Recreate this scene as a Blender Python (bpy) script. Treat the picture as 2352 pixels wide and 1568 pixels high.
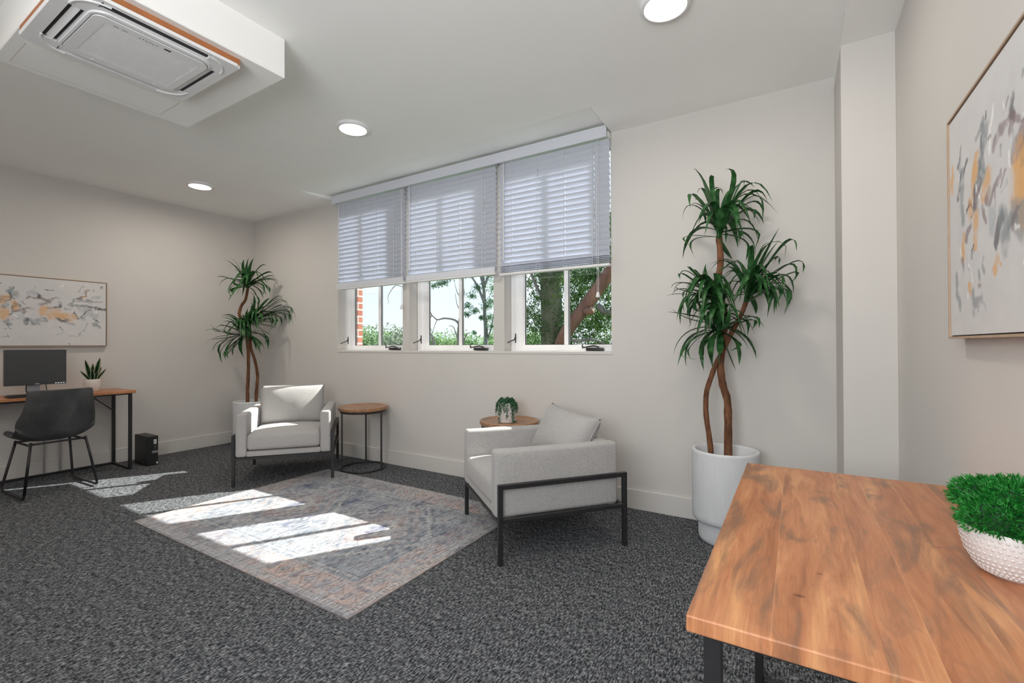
import bpy, bmesh, math, random
import numpy as np
from mathutils import Vector, Matrix, Euler, noise

for _o in list(bpy.data.objects):
    bpy.data.objects.remove(_o, do_unlink=True)
S = bpy.context.scene
COL = S.collection
PI = math.pi

# ------------------------------------------------------------------ camera, world, sun, exposure
CAM_H = 1.18
cam_d = bpy.data.cameras.new('camera'); cam = bpy.data.objects.new('camera', cam_d); COL.objects.link(cam)
cam_d.sensor_fit = 'HORIZONTAL'; cam_d.sensor_width = 36.0; cam_d.lens = 1064.0 * 36.0 / 2352.0
cam_d.clip_start = 0.02; cam_d.clip_end = 500
_y, _p, _r = math.radians(31.44), math.radians(0.40), math.radians(-0.20)
_f = Vector((-math.sin(_y) * math.cos(_p), math.cos(_y) * math.cos(_p), math.sin(_p)))
_rt = Vector((math.cos(_y), math.sin(_y), 0)); _up = _rt.cross(_f)
_r2 = math.cos(_r) * _rt + math.sin(_r) * _up; _u2 = -math.sin(_r) * _rt + math.cos(_r) * _up
cam.matrix_world = Matrix(((_r2.x, _u2.x, -_f.x, 0), (_r2.y, _u2.y, -_f.y, 0), (_r2.z, _u2.z, -_f.z, CAM_H), (0, 0, 0, 1)))
S.camera = cam

S.view_settings.view_transform = 'Standard'; S.view_settings.look = 'None'
S.view_settings.gamma = 1.0; S.view_settings.use_curve_mapping = False
S.view_settings.exposure = 0.0
S.cycles.use_denoising = True
S.cycles.max_bounces = 12; S.cycles.diffuse_bounces = 7; S.cycles.glossy_bounces = 4
S.cycles.transmission_bounces = 6; S.cycles.transparent_max_bounces = 12
S.cycles.sample_clamp_indirect = 8.0
S.cycles.caustics_reflective = False; S.cycles.caustics_refractive = False

world = bpy.data.worlds.new('sky'); S.world = world; world.use_nodes = True
wn = world.node_tree.nodes; wl = world.node_tree.links
for n in list(wn): wn.remove(n)
w_out = wn.new('ShaderNodeOutputWorld'); w_bg = wn.new('ShaderNodeBackground')
w_tc = wn.new('ShaderNodeTexCoord'); w_sep = wn.new('ShaderNodeSeparateXYZ'); w_rp = wn.new('ShaderNodeValToRGB')
w_rp.color_ramp.elements[0].position = 0.0; w_rp.color_ramp.elements[0].color = (0.86, 0.93, 1.0, 1)
w_rp.color_ramp.elements[1].position = 0.6; w_rp.color_ramp.elements[1].color = (0.46, 0.62, 0.92, 1)
w_ns = wn.new('ShaderNodeTexNoise'); w_ns.inputs['Scale'].default_value = 2.2; w_ns.inputs['Detail'].default_value = 5
w_cr = wn.new('ShaderNodeValToRGB'); w_cr.color_ramp.elements[0].position = 0.45; w_cr.color_ramp.elements[1].position = 0.7
w_mx = wn.new('ShaderNodeMix'); w_mx.data_type = 'RGBA'; w_mx.inputs[7].default_value = (0.95, 0.97, 1.0, 1)
wl.new(w_tc.outputs['Generated'], w_sep.inputs[0]); wl.new(w_sep.outputs['Z'], w_rp.inputs['Fac'])
wl.new(w_tc.outputs['Generated'], w_ns.inputs['Vector']); wl.new(w_ns.outputs['Fac'], w_cr.inputs['Fac'])
wl.new(w_cr.outputs['Color'], w_mx.inputs[0]); wl.new(w_rp.outputs['Color'], w_mx.inputs[6])
wl.new(w_mx.outputs[2], w_bg.inputs['Color']); w_bg.inputs['Strength'].default_value = 1.3
wl.new(w_bg.outputs[0], w_out.inputs[0])

sun_d = bpy.data.lights.new('sun', 'SUN'); sun_d.energy = 14.5; sun_d.angle = math.radians(0.55); sun_d.color = (1.0, 0.96, 0.90)
sun = bpy.data.objects.new('sun', sun_d); COL.objects.link(sun)
sun.rotation_euler = Vector((-0.615, -1.0, -0.95)).to_track_quat('-Z', 'Y').to_euler()
sun.location = (6, 10, 9)

# added fill light behind the camera, tilted up to brighten the ceiling
rear_d = bpy.data.lights.new('rear_fill_light', 'AREA'); rear_d.shape = 'RECTANGLE'; rear_d.size = 1.55; rear_d.size_y = 1.5
rear_d.energy = 82; rear_d.color = (0.97, 0.98, 1.0)
rear = bpy.data.objects.new('rear_fill_light', rear_d); COL.objects.link(rear)
rear.location = (-0.50, -1.26, 1.68); rear.rotation_euler = (math.radians(128), 0, 0)

# ------------------------------------------------------------------ helpers
def tag(o, label=None, cat=None, group=None, kind=None):
    if label: o['label'] = label
    if cat: o['category'] = cat
    if group: o['group'] = group
    if kind: o['kind'] = kind
    return o

def empty(name, loc=(0, 0, 0), rz=0.0, label=None, cat=None, group=None, parent=None):
    o = bpy.data.objects.new(name, None); COL.objects.link(o)
    o.empty_display_size = 0.1
    o.location = loc; o.rotation_euler = (0, 0, rz)
    if parent: o.parent = parent
    return tag(o, label, cat, group)

def obj(name, bm, mat, parent=None, smooth=False, sharp=None):
    me = bpy.data.meshes.new(name)
    bm.normal_update(); bm.to_mesh(me); bm.free()
    if mat is not None:
        for m in (mat if isinstance(mat, (list, tuple)) else [mat]): me.materials.append(m)
    if smooth:
        me.polygons.foreach_set('use_smooth', [True] * len(me.polygons))
        if sharp is not None:
            me.set_sharp_from_angle(angle=math.radians(sharp))
    o = bpy.data.objects.new(name, me); COL.objects.link(o)
    if parent: o.parent = parent
    return o

def B(): return bmesh.new()

def box(bm, x0, x1, y0, y1, z0, z1, bev=0.0, seg=1, mi=0, M=None):
    vs = [bm.verts.new((x, y, z)) for x in (x0, x1) for y in (y0, y1) for z in (z0, z1)]
    idx = ((0, 1, 3, 2), (4, 6, 7, 5), (0, 4, 5, 1), (2, 3, 7, 6), (0, 2, 6, 4), (1, 5, 7, 3))
    fs = [bm.faces.new([vs[i] for i in q]) for q in idx]
    for f in fs: f.material_index = mi
    if bev > 0:
        es = list({e for f in fs for e in f.edges})
        r = bmesh.ops.bevel(bm, geom=es, offset=bev, segments=seg, affect='EDGES', profile=0.5, clamp_overlap=True)
        vs = list({v for v in vs if v.is_valid} | set(r['verts']))
        for f in r['faces']: f.material_index = mi
    if M is not None: bmesh.ops.transform(bm, matrix=M, verts=[v for v in vs if v.is_valid])
    return bm

def frame_of(d):
    d = d.normalized(); a = Vector((0, 0, 1)) if abs(d.z) < 0.9 else Vector((1, 0, 0))
    x = d.cross(a).normalized(); return x, x.cross(d).normalized()

def tube(bm, pts, rad, n=8, cap=True, closed=False, flat=1.0):
    pts = [Vector(p) for p in pts]; m = len(pts)
    rads = rad if isinstance(rad, (list, tuple)) else [rad] * m
    rings = []; px = None
    for i, p in enumerate(pts):
        if closed: d = pts[(i + 1) % m] - pts[i - 1]
        else: d = pts[min(i + 1, m - 1)] - pts[max(i - 1, 0)]
        d.normalize()
        if px is None: x, y = frame_of(d)
        else:
            x = (px - d * px.dot(d)).normalized(); y = x.cross(d).normalized()
        px = x
        rings.append([bm.verts.new(p + (x * math.cos(a) + y * math.sin(a) * flat) * rads[i]) for a in [2 * PI * k / n for k in range(n)]])
    for i in range(m if closed else m - 1):
        a, b = rings[i], rings[(i + 1) % m]
        for k in range(n): bm.faces.new((a[k], b[k], b[(k + 1) % n], a[(k + 1) % n]))
    if cap and not closed:
        bm.faces.new(rings[0]); bm.faces.new(rings[-1][::-1])
    return bm

def bar(bm, a, b, w, h, up=(0, 0, 1)):
    a = Vector(a); b = Vector(b); d = (b - a).normalized(); up = Vector(up)
    x = d.cross(up)
    if x.length < 1e-4: x = d.cross(Vector((1, 0, 0)))
    x.normalize(); y = x.cross(d).normalized()
    r = []
    for p in (a, b): r.append([bm.verts.new(p + x * sx * w / 2 + y * sy * h / 2) for sx, sy in ((-1, -1), (1, -1), (1, 1), (-1, 1))])
    for k in range(4): bm.faces.new((r[0][k], r[0][(k + 1) % 4], r[1][(k + 1) % 4], r[1][k]))
    bm.faces.new(r[0][::-1]); bm.faces.new(r[1])
    return bm

def lathe(bm, prof, n=48, c=(0, 0, 0), rib=0.0, ribn=0, closed=False):
    rings = []
    for r, z in prof:
        if r < 1e-6: rings.append([bm.verts.new((c[0], c[1], c[2] + z))])
        else:
            rings.append([bm.verts.new((c[0] + (r + (rib * (math.cos(ribn * 2 * PI * k / n)) if rib else 0)) * math.cos(2 * PI * k / n),
                                        c[1] + (r + (rib * (math.cos(ribn * 2 * PI * k / n)) if rib else 0)) * math.sin(2 * PI * k / n), c[2] + z)) for k in range(n)])
    for a, b in zip(rings, rings[1:]):
        for k in range(n):
            k2 = (k + 1) % n
            if len(a) == 1 and len(b) == 1: continue
            if len(a) == 1: bm.faces.new((a[0], b[k], b[k2]))
            elif len(b) == 1: bm.faces.new((a[k], a[k2], b[0]))
            else: bm.faces.new((a[k], a[k2], b[k2], b[k]))
    return bm

def plate(bm, xs, ys, holes, z0, z1, axes='xyz', mi=0):
    """a slab over the grid xs x ys with the hole rectangles cut right through"""
    def P(a, b, c):
        return {'xyz': (a, b, c), 'xzy': (a, c, b), 'yzx': (c, a, b)}[axes]
    cache = {}
    def V(i, j, k):
        if (i, j, k) not in cache: cache[(i, j, k)] = bm.verts.new(P(xs[i], ys[j], (z0, z1)[k]))
        return cache[(i, j, k)]
    nx, ny = len(xs) - 1, len(ys) - 1
    solid = [[True] * ny for _ in range(nx)]
    for i in range(nx):
        for j in range(ny):
            cx, cy = (xs[i] + xs[i + 1]) / 2, (ys[j] + ys[j + 1]) / 2
            for h in holes:
                if h[0] < cx < h[1] and h[2] < cy < h[3]: solid[i][j] = False
    for i in range(nx):
        for j in range(ny):
            if not solid[i][j]: continue
            bm.faces.new((V(i, j, 0), V(i, j + 1, 0), V(i + 1, j + 1, 0), V(i + 1, j, 0)))
            bm.faces.new((V(i, j, 1), V(i + 1, j, 1), V(i + 1, j + 1, 1), V(i, j + 1, 1)))
            for di, dj, a, b in ((-1, 0, (i, j), (i, j + 1)), (1, 0, (i + 1, j + 1), (i + 1, j)), (0, -1, (i + 1, j), (i, j)), (0, 1, (i, j + 1), (i + 1, j + 1))):
                ii, jj = i + di, j + dj
                if 0 <= ii < nx and 0 <= jj < ny and solid[ii][jj]: continue
                bm.faces.new((V(*a, 0), V(*a, 1), V(*b, 1), V(*b, 0)))
    bmesh.ops.recalc_face_normals(bm, faces=bm.faces[:])
    return bm

def ribbon(bm, p0, p1, p2, w, nseg=7, fold=0.25, side=None, rnd=0.0):
    """a long folded leaf along the curve p0-p1-p2"""
    p0, p1, p2 = Vector(p0), Vector(p1), Vector(p2)
    c = p1 * 2 - (p0 + p2) / 2
    rows = []
    for i in range(nseg + 1):
        t = i / nseg
        p = p0 * (1 - t) ** 2 + c * 2 * t * (1 - t) + p2 * t * t
        d = ((c - p0) * (1 - t) + (p2 - c) * t).normalized()
        if side is None:
            s = d.cross(Vector((0, 0, 1)))
            if s.length < 1e-3: s = Vector((1, 0, 0))
            s.normalize()
        else: s = (Vector(side) - d * Vector(side).dot(d)).normalized()
        if rnd: s = (Matrix.Rotation(rnd * t, 3, d) @ s)
        nrm = s.cross(d).normalized()
        ww = w * (0.55 + 0.45 * min(1, t * 5)) * (1 - max(0, (t - 0.45) / 0.55) ** 1.7)
        if i == nseg: rows.append([bm.verts.new(p)])
        else: rows.append([bm.verts.new(p - s * ww / 2 + nrm * fold * ww), bm.verts.new(p), bm.verts.new(p + s * ww / 2 + nrm * fold * ww)])
    for a, b in zip(rows, rows[1:]):
        if len(b) == 3:
            bm.faces.new((a[0], a[1], b[1], b[0])); bm.faces.new((a[1], a[2], b[2], b[1]))
        else:
            bm.faces.new((a[0], a[1], b[0])); bm.faces.new((a[1], a[2], b[0]))
    return bm

def copy_tree(o, parent=None):
    c = o.copy(); COL.objects.link(c)
    if parent: c.parent = parent
    for ch in list(o.children): copy_tree(ch, c)
    return c

# ------------------------------------------------------------------ materials
def srgb(r, g, b):
    f = lambda v: (v / 255 / 12.92) if v / 255 <= 0.04045 else ((v / 255 + 0.055) / 1.055) ** 2.4
    return (f(r), f(g), f(b), 1.0)

class NT:
    def __init__(self, name):
        self.m = bpy.data.materials.new(name); self.m.use_nodes = True
        self.t = self.m.node_tree; self.n = self.t.nodes; self.l = self.t.links
        self.b = self.n['Principled BSDF']; self.out = self.n['Material Output']
    def new(self, t, **k):
        x = self.n.new(t)
        for a, v in k.items(): setattr(x, a, v)
        return x
    def link(self, a, b): self.l.new(a, b)
    def coord(self, scale=(1, 1, 1), rot=(0, 0, 0), kind='Object', loc=(0, 0, 0)):
        c = self.new('ShaderNodeTexCoord'); m = self.new('ShaderNodeMapping')
        m.inputs['Scale'].default_value = scale; m.inputs['Rotation'].default_value = rot; m.inputs['Location'].default_value = loc
        self.link(c.outputs[kind], m.inputs[0]); return m.outputs[0]
    def noise(self, vec, scale=5, detail=2, rough=0.5, dist=0.0):
        x = self.new('ShaderNodeTexNoise'); x.inputs['Scale'].default_value = scale; x.inputs['Detail'].default_value = detail
        x.inputs['Roughness'].default_value = rough; x.inputs['Distortion'].default_value = dist
        self.link(vec, x.inputs['Vector']); return x.outputs['Fac']
    def ramp(self, fac, stops, interp='LINEAR'):
        x = self.new('ShaderNodeValToRGB'); cr = x.color_ramp; cr.interpolation = interp
        cr.elements[0].position = stops[0][0]; cr.elements[0].color = stops[0][1]
        cr.elements[1].position = stops[-1][0]; cr.elements[1].color = stops[-1][1]
        for p, c in stops[1:-1]:
            e = cr.elements.new(p); e.color = c
        self.link(fac, x.inputs['Fac']); return x.outputs['Color']
    def mix(self, f, a, b, mode='MIX'):
        x = self.new('ShaderNodeMix'); x.data_type = 'RGBA'; x.blend_type = mode; x.clamp_factor = True
        for s, v in ((0, f), (6, a), (7, b)):
            if isinstance(v, (int, float)): x.inputs[s].default_value = v
            elif isinstance(v, tuple): x.inputs[s].default_value = v
            else: self.link(v, x.inputs[s])
        return x.outputs[2]
    def math(self, op, a, b=0.0, c=0.0):
        x = self.new('ShaderNodeMath', operation=op)
        for s, v in ((0, a), (1, b), (2, c)):
            if isinstance(v, (int, float)): x.inputs[s].default_value = v
            else: self.link(v, x.inputs[s])
        return x.outputs[0]
    def bump(self, h, strength=0.3, dist=0.01):
        x = self.new('ShaderNodeBump'); x.inputs['Strength'].default_value = strength; x.inputs['Distance'].default_value = dist
        self.link(h, x.inputs['Height']); self.link(x.outputs[0], self.b.inputs['Normal'])
    def set(self, color=None, rough=None, metal=None, spec=None):
        if color is not None:
            if isinstance(color, tuple): self.b.inputs['Base Color'].default_value = color
            else: self.link(color, self.b.inputs['Base Color'])
        if rough is not None: self.b.inputs['Roughness'].default_value = rough
        if metal is not None: self.b.inputs['Metallic'].default_value = metal
        if spec is not None: self.b.inputs['Specular IOR Level'].default_value = spec
        return self

def simple(name, col, rough=0.5, metal=0.0, spec=0.5, var=0.06, scale=30, bump=0.0):
    t = NT(name); v = t.coord()
    n = t.noise(v, scale, 3)
    lo = tuple(c * (1 - var) for c in col[:3]) + (1,); hi = tuple(min(1, c * (1 + var)) for c in col[:3]) + (1,)
    t.set(t.ramp(n, [(0.3, lo), (0.7, hi)]), rough, metal, spec)
    if bump: t.bump(n, bump, 0.002)
    return t.m

WALL = simple('wall_paint', (0.645, 0.622, 0.598, 1), 0.75, spec=0.25, var=0.012, scale=2.5)
CEIL = simple('ceiling_paint', (0.93, 0.925, 0.91, 1), 0.8, spec=0.2, var=0.01, scale=2.0)
TRIM = simple('trim_paint', (0.68, 0.662, 0.64, 1), 0.5, spec=0.4, var=0.01, scale=4)
WHITE = simple('white_plastic', (0.80, 0.80, 0.81, 1), 0.35, var=0.01)
VINYL = simple('white_vinyl', (0.92, 0.92, 0.93, 1), 0.3, var=0.01)
GASKET = simple('dark_gasket', (0.03, 0.03, 0.035, 1), 0.6)
BLACKM = simple('black_metal', (0.022, 0.022, 0.024, 1), 0.42, 0.0, 0.5, var=0.15)
BLACKP = simple('black_plastic', (0.018, 0.018, 0.02, 1), 0.45, var=0.1)
DARKIN = simple('dark_cavity', (0.035, 0.034, 0.036, 1), 0.8)
GREYM = simple('grey_metal', (0.35, 0.35, 0.36, 1), 0.4, 0.4)
SCREEN = simple('monitor_screen', (0.055, 0.057, 0.062, 1), 0.35, spec=0.5, var=0.03)
BEZEL = simple('monitor_bezel', (0.05, 0.05, 0.056, 1), 0.4, var=0.05)
LABEL = simple('sticker_white', (0.75, 0.76, 0.78, 1), 0.5, var=0.02)
LABELG = simple('sticker_grey', (0.22, 0.22, 0.23, 1), 0.5, var=0.02)
BROWNFRAME = simple('brown_wood_trim', srgb(176, 112, 68), 0.5, var=0.12, scale=12)
POTW = simple('white_matte_ceramic', (0.70, 0.715, 0.74, 1), 0.45, spec=0.4, var=0.01)
POTC = simple('cream_glazed_ceramic', (0.68, 0.61, 0.56, 1), 0.18, var=0.04)
POTR = simple('whitewashed_ceramic', (0.66, 0.62, 0.60, 1), 0.5, var=0.12, scale=60)
SOIL = simple('pot_filling', (0.55, 0.53, 0.52, 1), 0.8, var=0.1)
CANFRAME = simple('light_oak_frame', srgb(178, 152, 128), 0.5, var=0.08, scale=20)
CANLINE = simple('dark_shadow_gap', (0.03, 0.022, 0.018, 1), 0.7)

def mat_carpet():
    t = NT('charcoal_loop_carpet')
    v1 = t.coord((155, 44, 1)); v2 = t.coord((60, 130, 1)); v3 = t.coord((1, 1, 1))
    a = t.noise(v1, 1.0, 2, 0.6); b = t.noise(v2, 1.0, 2, 0.6); c = t.noise(v3, 22, 3, 0.6); sp = t.noise(t.coord((420, 420, 1)), 1.0, 1)
    s = t.math('ADD', t.math('MULTIPLY', a, 0.48), t.math('MULTIPLY', b, 0.27))
    s = t.math('ADD', s, t.math('MULTIPLY', sp, 0.13)); s = t.math('ADD', s, t.math('MULTIPLY', c, 0.12))
    col = t.ramp(s, [(0.40, srgb(34, 36, 39)), (0.47, srgb(64, 66, 70)), (0.53, srgb(108, 110, 114)), (0.62, srgb(158, 160, 163))])
    t.set(col, 0.95, spec=0.1); t.bump(s, 0.6, 0.004); return t.m
CARPET = mat_carpet()

def mat_fabric(name, lo, hi, sc=460):
    t = NT(name)
    a = t.noise(t.coord((sc, sc * 0.25, sc * 0.25)), 1, 2); b = t.noise(t.coord((sc * 0.25, sc, sc)), 1, 2); c = t.noise(t.coord(), 9, 3)
    s = t.math('ADD', t.math('MULTIPLY', a, 0.46), t.math('ADD', t.math('MULTIPLY', b, 0.46), t.math('MULTIPLY', c, 0.08)))
    t.set(t.ramp(s, [(0.38, lo), (0.62, hi)]), 0.9, spec=0.15)
    t.b.inputs['Sheen Weight'].default_value = 0.15
    t.bump(s, 0.25, 0.002); return t.m
FABRIC = mat_fabric('heather_grey_upholstery', (0.36, 0.352, 0.35, 1), (0.485, 0.475, 0.47, 1))
LEATHER = NT('charcoal_faux_leather')
_c = LEATHER.noise(LEATHER.coord(), 7, 5, 0.6); _d = LEATHER.noise(LEATHER.coord(), 160, 2)
LEATHER.set(LEATHER.ramp(_c, [(0.35, (0.045, 0.047, 0.050, 1)), (0.68, (0.085, 0.087, 0.090, 1))]), 0.5, spec=0.4); LEATHER.bump(_d, 0.25, 0.002)
LEATHER = LEATHER.m

def mat_wood(name, seams=None, base=1.0, seed=0.0, knots=(), pale=0.0):
    """mango wood planks: straight streaks along local Y, smoky patches, knots; seams are the plank joints along local X"""
    t = NT(name)
    cc = t.new('ShaderNodeTexCoord'); sep = t.new('ShaderNodeSeparateXYZ'); t.link(cc.outputs['Object'], sep.inputs[0])
    X, Y, Z = sep.outputs['X'], sep.outputs['Y'], sep.outputs['Z']
    idx = None
    for s in (seams or []):
        g = t.math('GREATER_THAN', X, s); idx = g if idx is None else t.math('ADD', idx, g)
    if idx is None: idx = t.math('MULTIPLY', X, 0.0)
    def vec(kx, ky, off):
        c = t.new('ShaderNodeCombineXYZ')
        t.link(t.math('ADD', t.math('MULTIPLY', X, kx), off), c.inputs[0]); t.link(t.math('MULTIPLY', Y, ky), c.inputs[1])
        t.link(t.math('ADD', t.math('MULTIPLY', idx, 5.3), t.math('MULTIPLY', Z, 3.0)), c.inputs[2]); return c.outputs[0]
    warp = t.noise(vec(5, 2.4, seed + 9), 1.0, 2, 0.5)
    w2 = t.math('MULTIPLY', t.math('SUBTRACT', warp, 0.5), 1.5)
    gv = t.new('ShaderNodeCombineXYZ')
    t.link(t.math('ADD', t.math('ADD', t.math('MULTIPLY', X, 17.0), w2), seed), gv.inputs[0]); t.link(t.math('MULTIPLY', Y, 1.5), gv.inputs[1])
    t.link(t.math('ADD', t.math('MULTIPLY', idx, 7.1), t.math('MULTIPLY', Z, 3.0)), gv.inputs[2])
    grain = t.noise(gv.outputs[0], 1.6, 7, 0.66, 0.8)
    fine = t.noise(vec(260, 7, seed), 1.0, 3, 0.6)
    patch = t.noise(vec(12.0, 2.6, seed + 3), 1.05, 5, 0.6, 1.4)
    light = t.noise(vec(14, 2.0, seed + 21), 1.3, 3, 0.5, 0.3)
    col = t.ramp(grain, [(0.30, srgb(152, 98, 68)), (0.44, srgb(182, 122, 84)), (0.54, srgb(196, 134, 94)), (0.70, srgb(214, 156, 112))])
    h = t.math('FRACT', t.math('MULTIPLY', t.math('SINE', t.math('ADD', t.math('MULTIPLY', idx, 12.9), seed)), 43.7))
    col = t.mix(t.math('MULTIPLY', h, 0.45), col, srgb(168, 106, 76))
    col = t.mix(t.ramp(light, [(0.52, (0, 0, 0, 1)), (0.68, (0.55, 0.55, 0.55, 1))]), col, srgb(228, 172, 118))
    col = t.mix(t.ramp(patch, [(0.50, (0, 0, 0, 1)), (0.64, (0.75, 0.75, 0.75, 1))]), col, srgb(126, 98, 80))
    col = t.mix(t.ramp(fine, [(0.35, (0.20, 0.20, 0.20, 1)), (0.6, (0, 0, 0, 1))]), col, srgb(120, 78, 54))
    for (kx, ky, kr) in knots:
        dx = t.math('MULTIPLY', t.math('SUBTRACT', X, kx), 1.0 / kr); dy = t.math('MULTIPLY', t.math('SUBTRACT', Y, ky), 1.7 / kr)
        d = t.math('SQRT', t.math('ADD', t.math('MULTIPLY', dx, dx), t.math('MULTIPLY', dy, dy)))
        d = t.math('ADD', d, t.math('MULTIPLY', t.math('SUBTRACT', fine, 0.5), 0.8))
        col = t.mix(t.ramp(d, [(0.15, (0.85, 0.85, 0.85, 1)), (0.55, (0.30, 0.30, 0.30, 1)), (1.0, (0, 0, 0, 1))]), col, srgb(70, 44, 34))
    for i, s in enumerate(seams or []):
        d = t.math('ABSOLUTE', t.math('SUBTRACT', X, s))
        col = t.mix(t.math('MULTIPLY', t.math('LESS_THAN', d, 0.0006), 0.30), col, srgb(120, 74, 50) if i % 2 else srgb(232, 180, 132))
    if pale: col = t.mix(pale, col, srgb(178, 150, 124))
    if base != 1.0: col = t.mix(1.0, col, (base, base, base, 1), 'MULTIPLY')
    t.set(col, 0.36, spec=0.35); t.bump(fine, 0.05, 0.001)
    return t.m
WOOD_NEAR = mat_wood('mango_wood_planks', [0.116, 0.251, 0.312, 0.395, 0.48], seed=1.7, knots=((0.152, 0.155, 0.012), (0.185, 0.262, 0.007), (0.118, 0.45, 0.004), (0.40, 0.52, 0.009)))
WOOD_FAR = mat_wood('mango_wood_far', [0.16, 0.30], seed=4.1)
WOOD_TOP = mat_wood('round_top_wood', [-0.06, 0.09], base=0.86, seed=7.3, pale=0.45)

def mat_leaf(name, a, b, c, trans=0.25, rough=0.45, sc=25):
    t = NT(name); n = t.noise(t.coord(), sc, 3)
    col = t.ramp(n, [(0.3, a), (0.5, b), (0.72, c)])
    t.set(col, rough, spec=0.3)
    tr = t.new('ShaderNodeBsdfTranslucent'); t.link(col, tr.inputs['Color'])
    mx = t.new('ShaderNodeMixShader'); mx.inputs[0].default_value = trans
    t.link(t.b.outputs[0], mx.inputs[1]); t.link(tr.outputs[0], mx.inputs[2]); t.link(mx.outputs[0], t.out.inputs[0])
    return t.m
LEAF = mat_leaf('glossy_green_leaf', (0.010, 0.045, 0.014, 1), (0.028, 0.105, 0.030, 1), (0.065, 0.18, 0.058, 1), 0.15, 0.36)
MOSS = mat_leaf('bright_green_needle', (0.004, 0.10, 0.012, 1), (0.02, 0.24, 0.03, 1), (0.10, 0.42, 0.12, 1), 0.2, 0.5, 60)
PEARL = mat_leaf('small_dark_green_leaf', (0.01, 0.06, 0.025, 1), (0.03, 0.12, 0.05, 1), (0.09, 0.20, 0.10, 1), 0.1, 0.4, 120)
TREEL = mat_leaf('tree_leaf', (0.015, 0.05, 0.012, 1), (0.06, 0.15, 0.03, 1), (0.17, 0.30, 0.08, 1), 0.45, 0.5, 1.6)
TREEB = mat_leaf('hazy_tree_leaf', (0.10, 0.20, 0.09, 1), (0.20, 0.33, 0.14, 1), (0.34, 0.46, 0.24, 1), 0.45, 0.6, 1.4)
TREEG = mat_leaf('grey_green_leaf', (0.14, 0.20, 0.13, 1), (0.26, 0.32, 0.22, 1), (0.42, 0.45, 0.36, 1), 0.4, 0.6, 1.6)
TREES = mat_leaf('blue_green_leaf', (0.06, 0.14, 0.09, 1), (0.14, 0.26, 0.16, 1), (0.28, 0.42, 0.26, 1), 0.5, 0.5, 2.0)

def mat_bark(name, a, b, sc=18):
    t = NT(name); n = t.noise(t.coord((1, 1, 0.28)), sc, 5, 0.65)
    t.set(t.ramp(n, [(0.3, a), (0.7, b)]), 0.8, spec=0.2); t.bump(n, 0.6, 0.01); return t.m
TRUNK = mat_bark('reddish_brown_stem', srgb(72, 48, 34), srgb(140, 96, 70), 40)
BARK = mat_bark('tree_bark', srgb(66, 52, 46), srgb(124, 98, 86), 5)
BARKG = mat_bark('grey_bark', srgb(84, 88, 90), srgb(142, 144, 142), 5)
BARKD = mat_bark('ivy_covered_bark', srgb(52, 64, 52), srgb(104, 112, 96), 4)
GRASS = mat_leaf('lawn', (0.03, 0.09, 0.02, 1), (0.07, 0.16, 0.04, 1), (0.14, 0.24, 0.07, 1), 0.0, 0.9, 3)

def mat_brick():
    t = NT('red_brick')
    br = t.new('ShaderNodeTexBrick'); c = t.new('ShaderNodeTexCoord'); sep = t.new('ShaderNodeSeparateXYZ'); cb = t.new('ShaderNodeCombineXYZ')
    t.link(c.outputs['Object'], sep.inputs[0])
    t.link(t.math('ADD', sep.outputs['X'], sep.outputs['Y']), cb.inputs[0]); t.link(sep.outputs['Z'], cb.inputs[1])
    t.link(cb.outputs[0], br.inputs['Vector'])
    br.inputs['Scale'].default_value = 1.0; br.inputs['Brick Width'].default_value = 0.215; br.inputs['Row Height'].default_value = 0.075
    br.inputs['Mortar Size'].default_value = 0.008; br.inputs['Color1'].default_value = srgb(160, 100, 84); br.inputs['Color2'].default_value = srgb(172, 114, 97)
    br.inputs['Mortar'].default_value = srgb(212, 205, 198)
    t.set(br.outputs['Color'], 0.85, spec=0.1); t.bump(br.outputs['Fac'], -0.4, 0.01); return t.m
BRICK = mat_brick()

def mat_blind():
    t = NT('white_blind_slat'); n = t.noise(t.coord(), 3, 2)
    col = t.ramp(n, [(0.3, (0.68, 0.70, 0.76, 1)), (0.7, (0.72, 0.74, 0.80, 1))]); t.set(col, 0.4, spec=0.4)
    tr = t.new('ShaderNodeBsdfTranslucent'); tr.inputs['Color'].default_value = (0.66, 0.72, 0.86, 1)
    mx = t.new('ShaderNodeMixShader'); mx.inputs[0].default_value = 0.20
    t.link(t.b.outputs[0], mx.inputs[1]); t.link(tr.outputs[0], mx.inputs[2]); t.link(mx.outputs[0], t.out.inputs[0])
    return t.m
BLIND = mat_blind()
VALANCE = simple('white_valance', (0.68, 0.70, 0.76, 1), 0.4, var=0.01)

def mat_glass():
    t = NT('window_glass')
    tr = t.new('ShaderNodeBsdfTransparent'); tr.inputs['Color'].default_value = (0.95, 0.97, 0.96, 1)
    gl = t.new('ShaderNodeBsdfGlossy'); gl.inputs['Roughness'].default_value = 0.0
    fr = t.new('ShaderNodeFresnel'); fr.inputs['IOR'].default_value = 1.25
    mx = t.new('ShaderNodeMixShader')
    t.link(fr.outputs[0], mx.inputs[0]); t.link(tr.outputs[0], mx.inputs[1]); t.link(gl.outputs[0], mx.inputs[2]); t.link(mx.outputs[0], t.out.inputs[0])
    return t.m
GLASS = mat_glass()

def mat_emit(name, col, s):
    t = NT(name); t.set(col, 0.5); t.b.inputs['Emission Color'].default_value = col; t.b.inputs['Emission Strength'].default_value = s; return t.m
LAMP = mat_emit('lit_diffuser', (1.0, 0.95, 0.88, 1), 2.2)
LED = mat_emit('small_status_light', (0.8, 0.9, 1.0, 1), 0.8)

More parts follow.
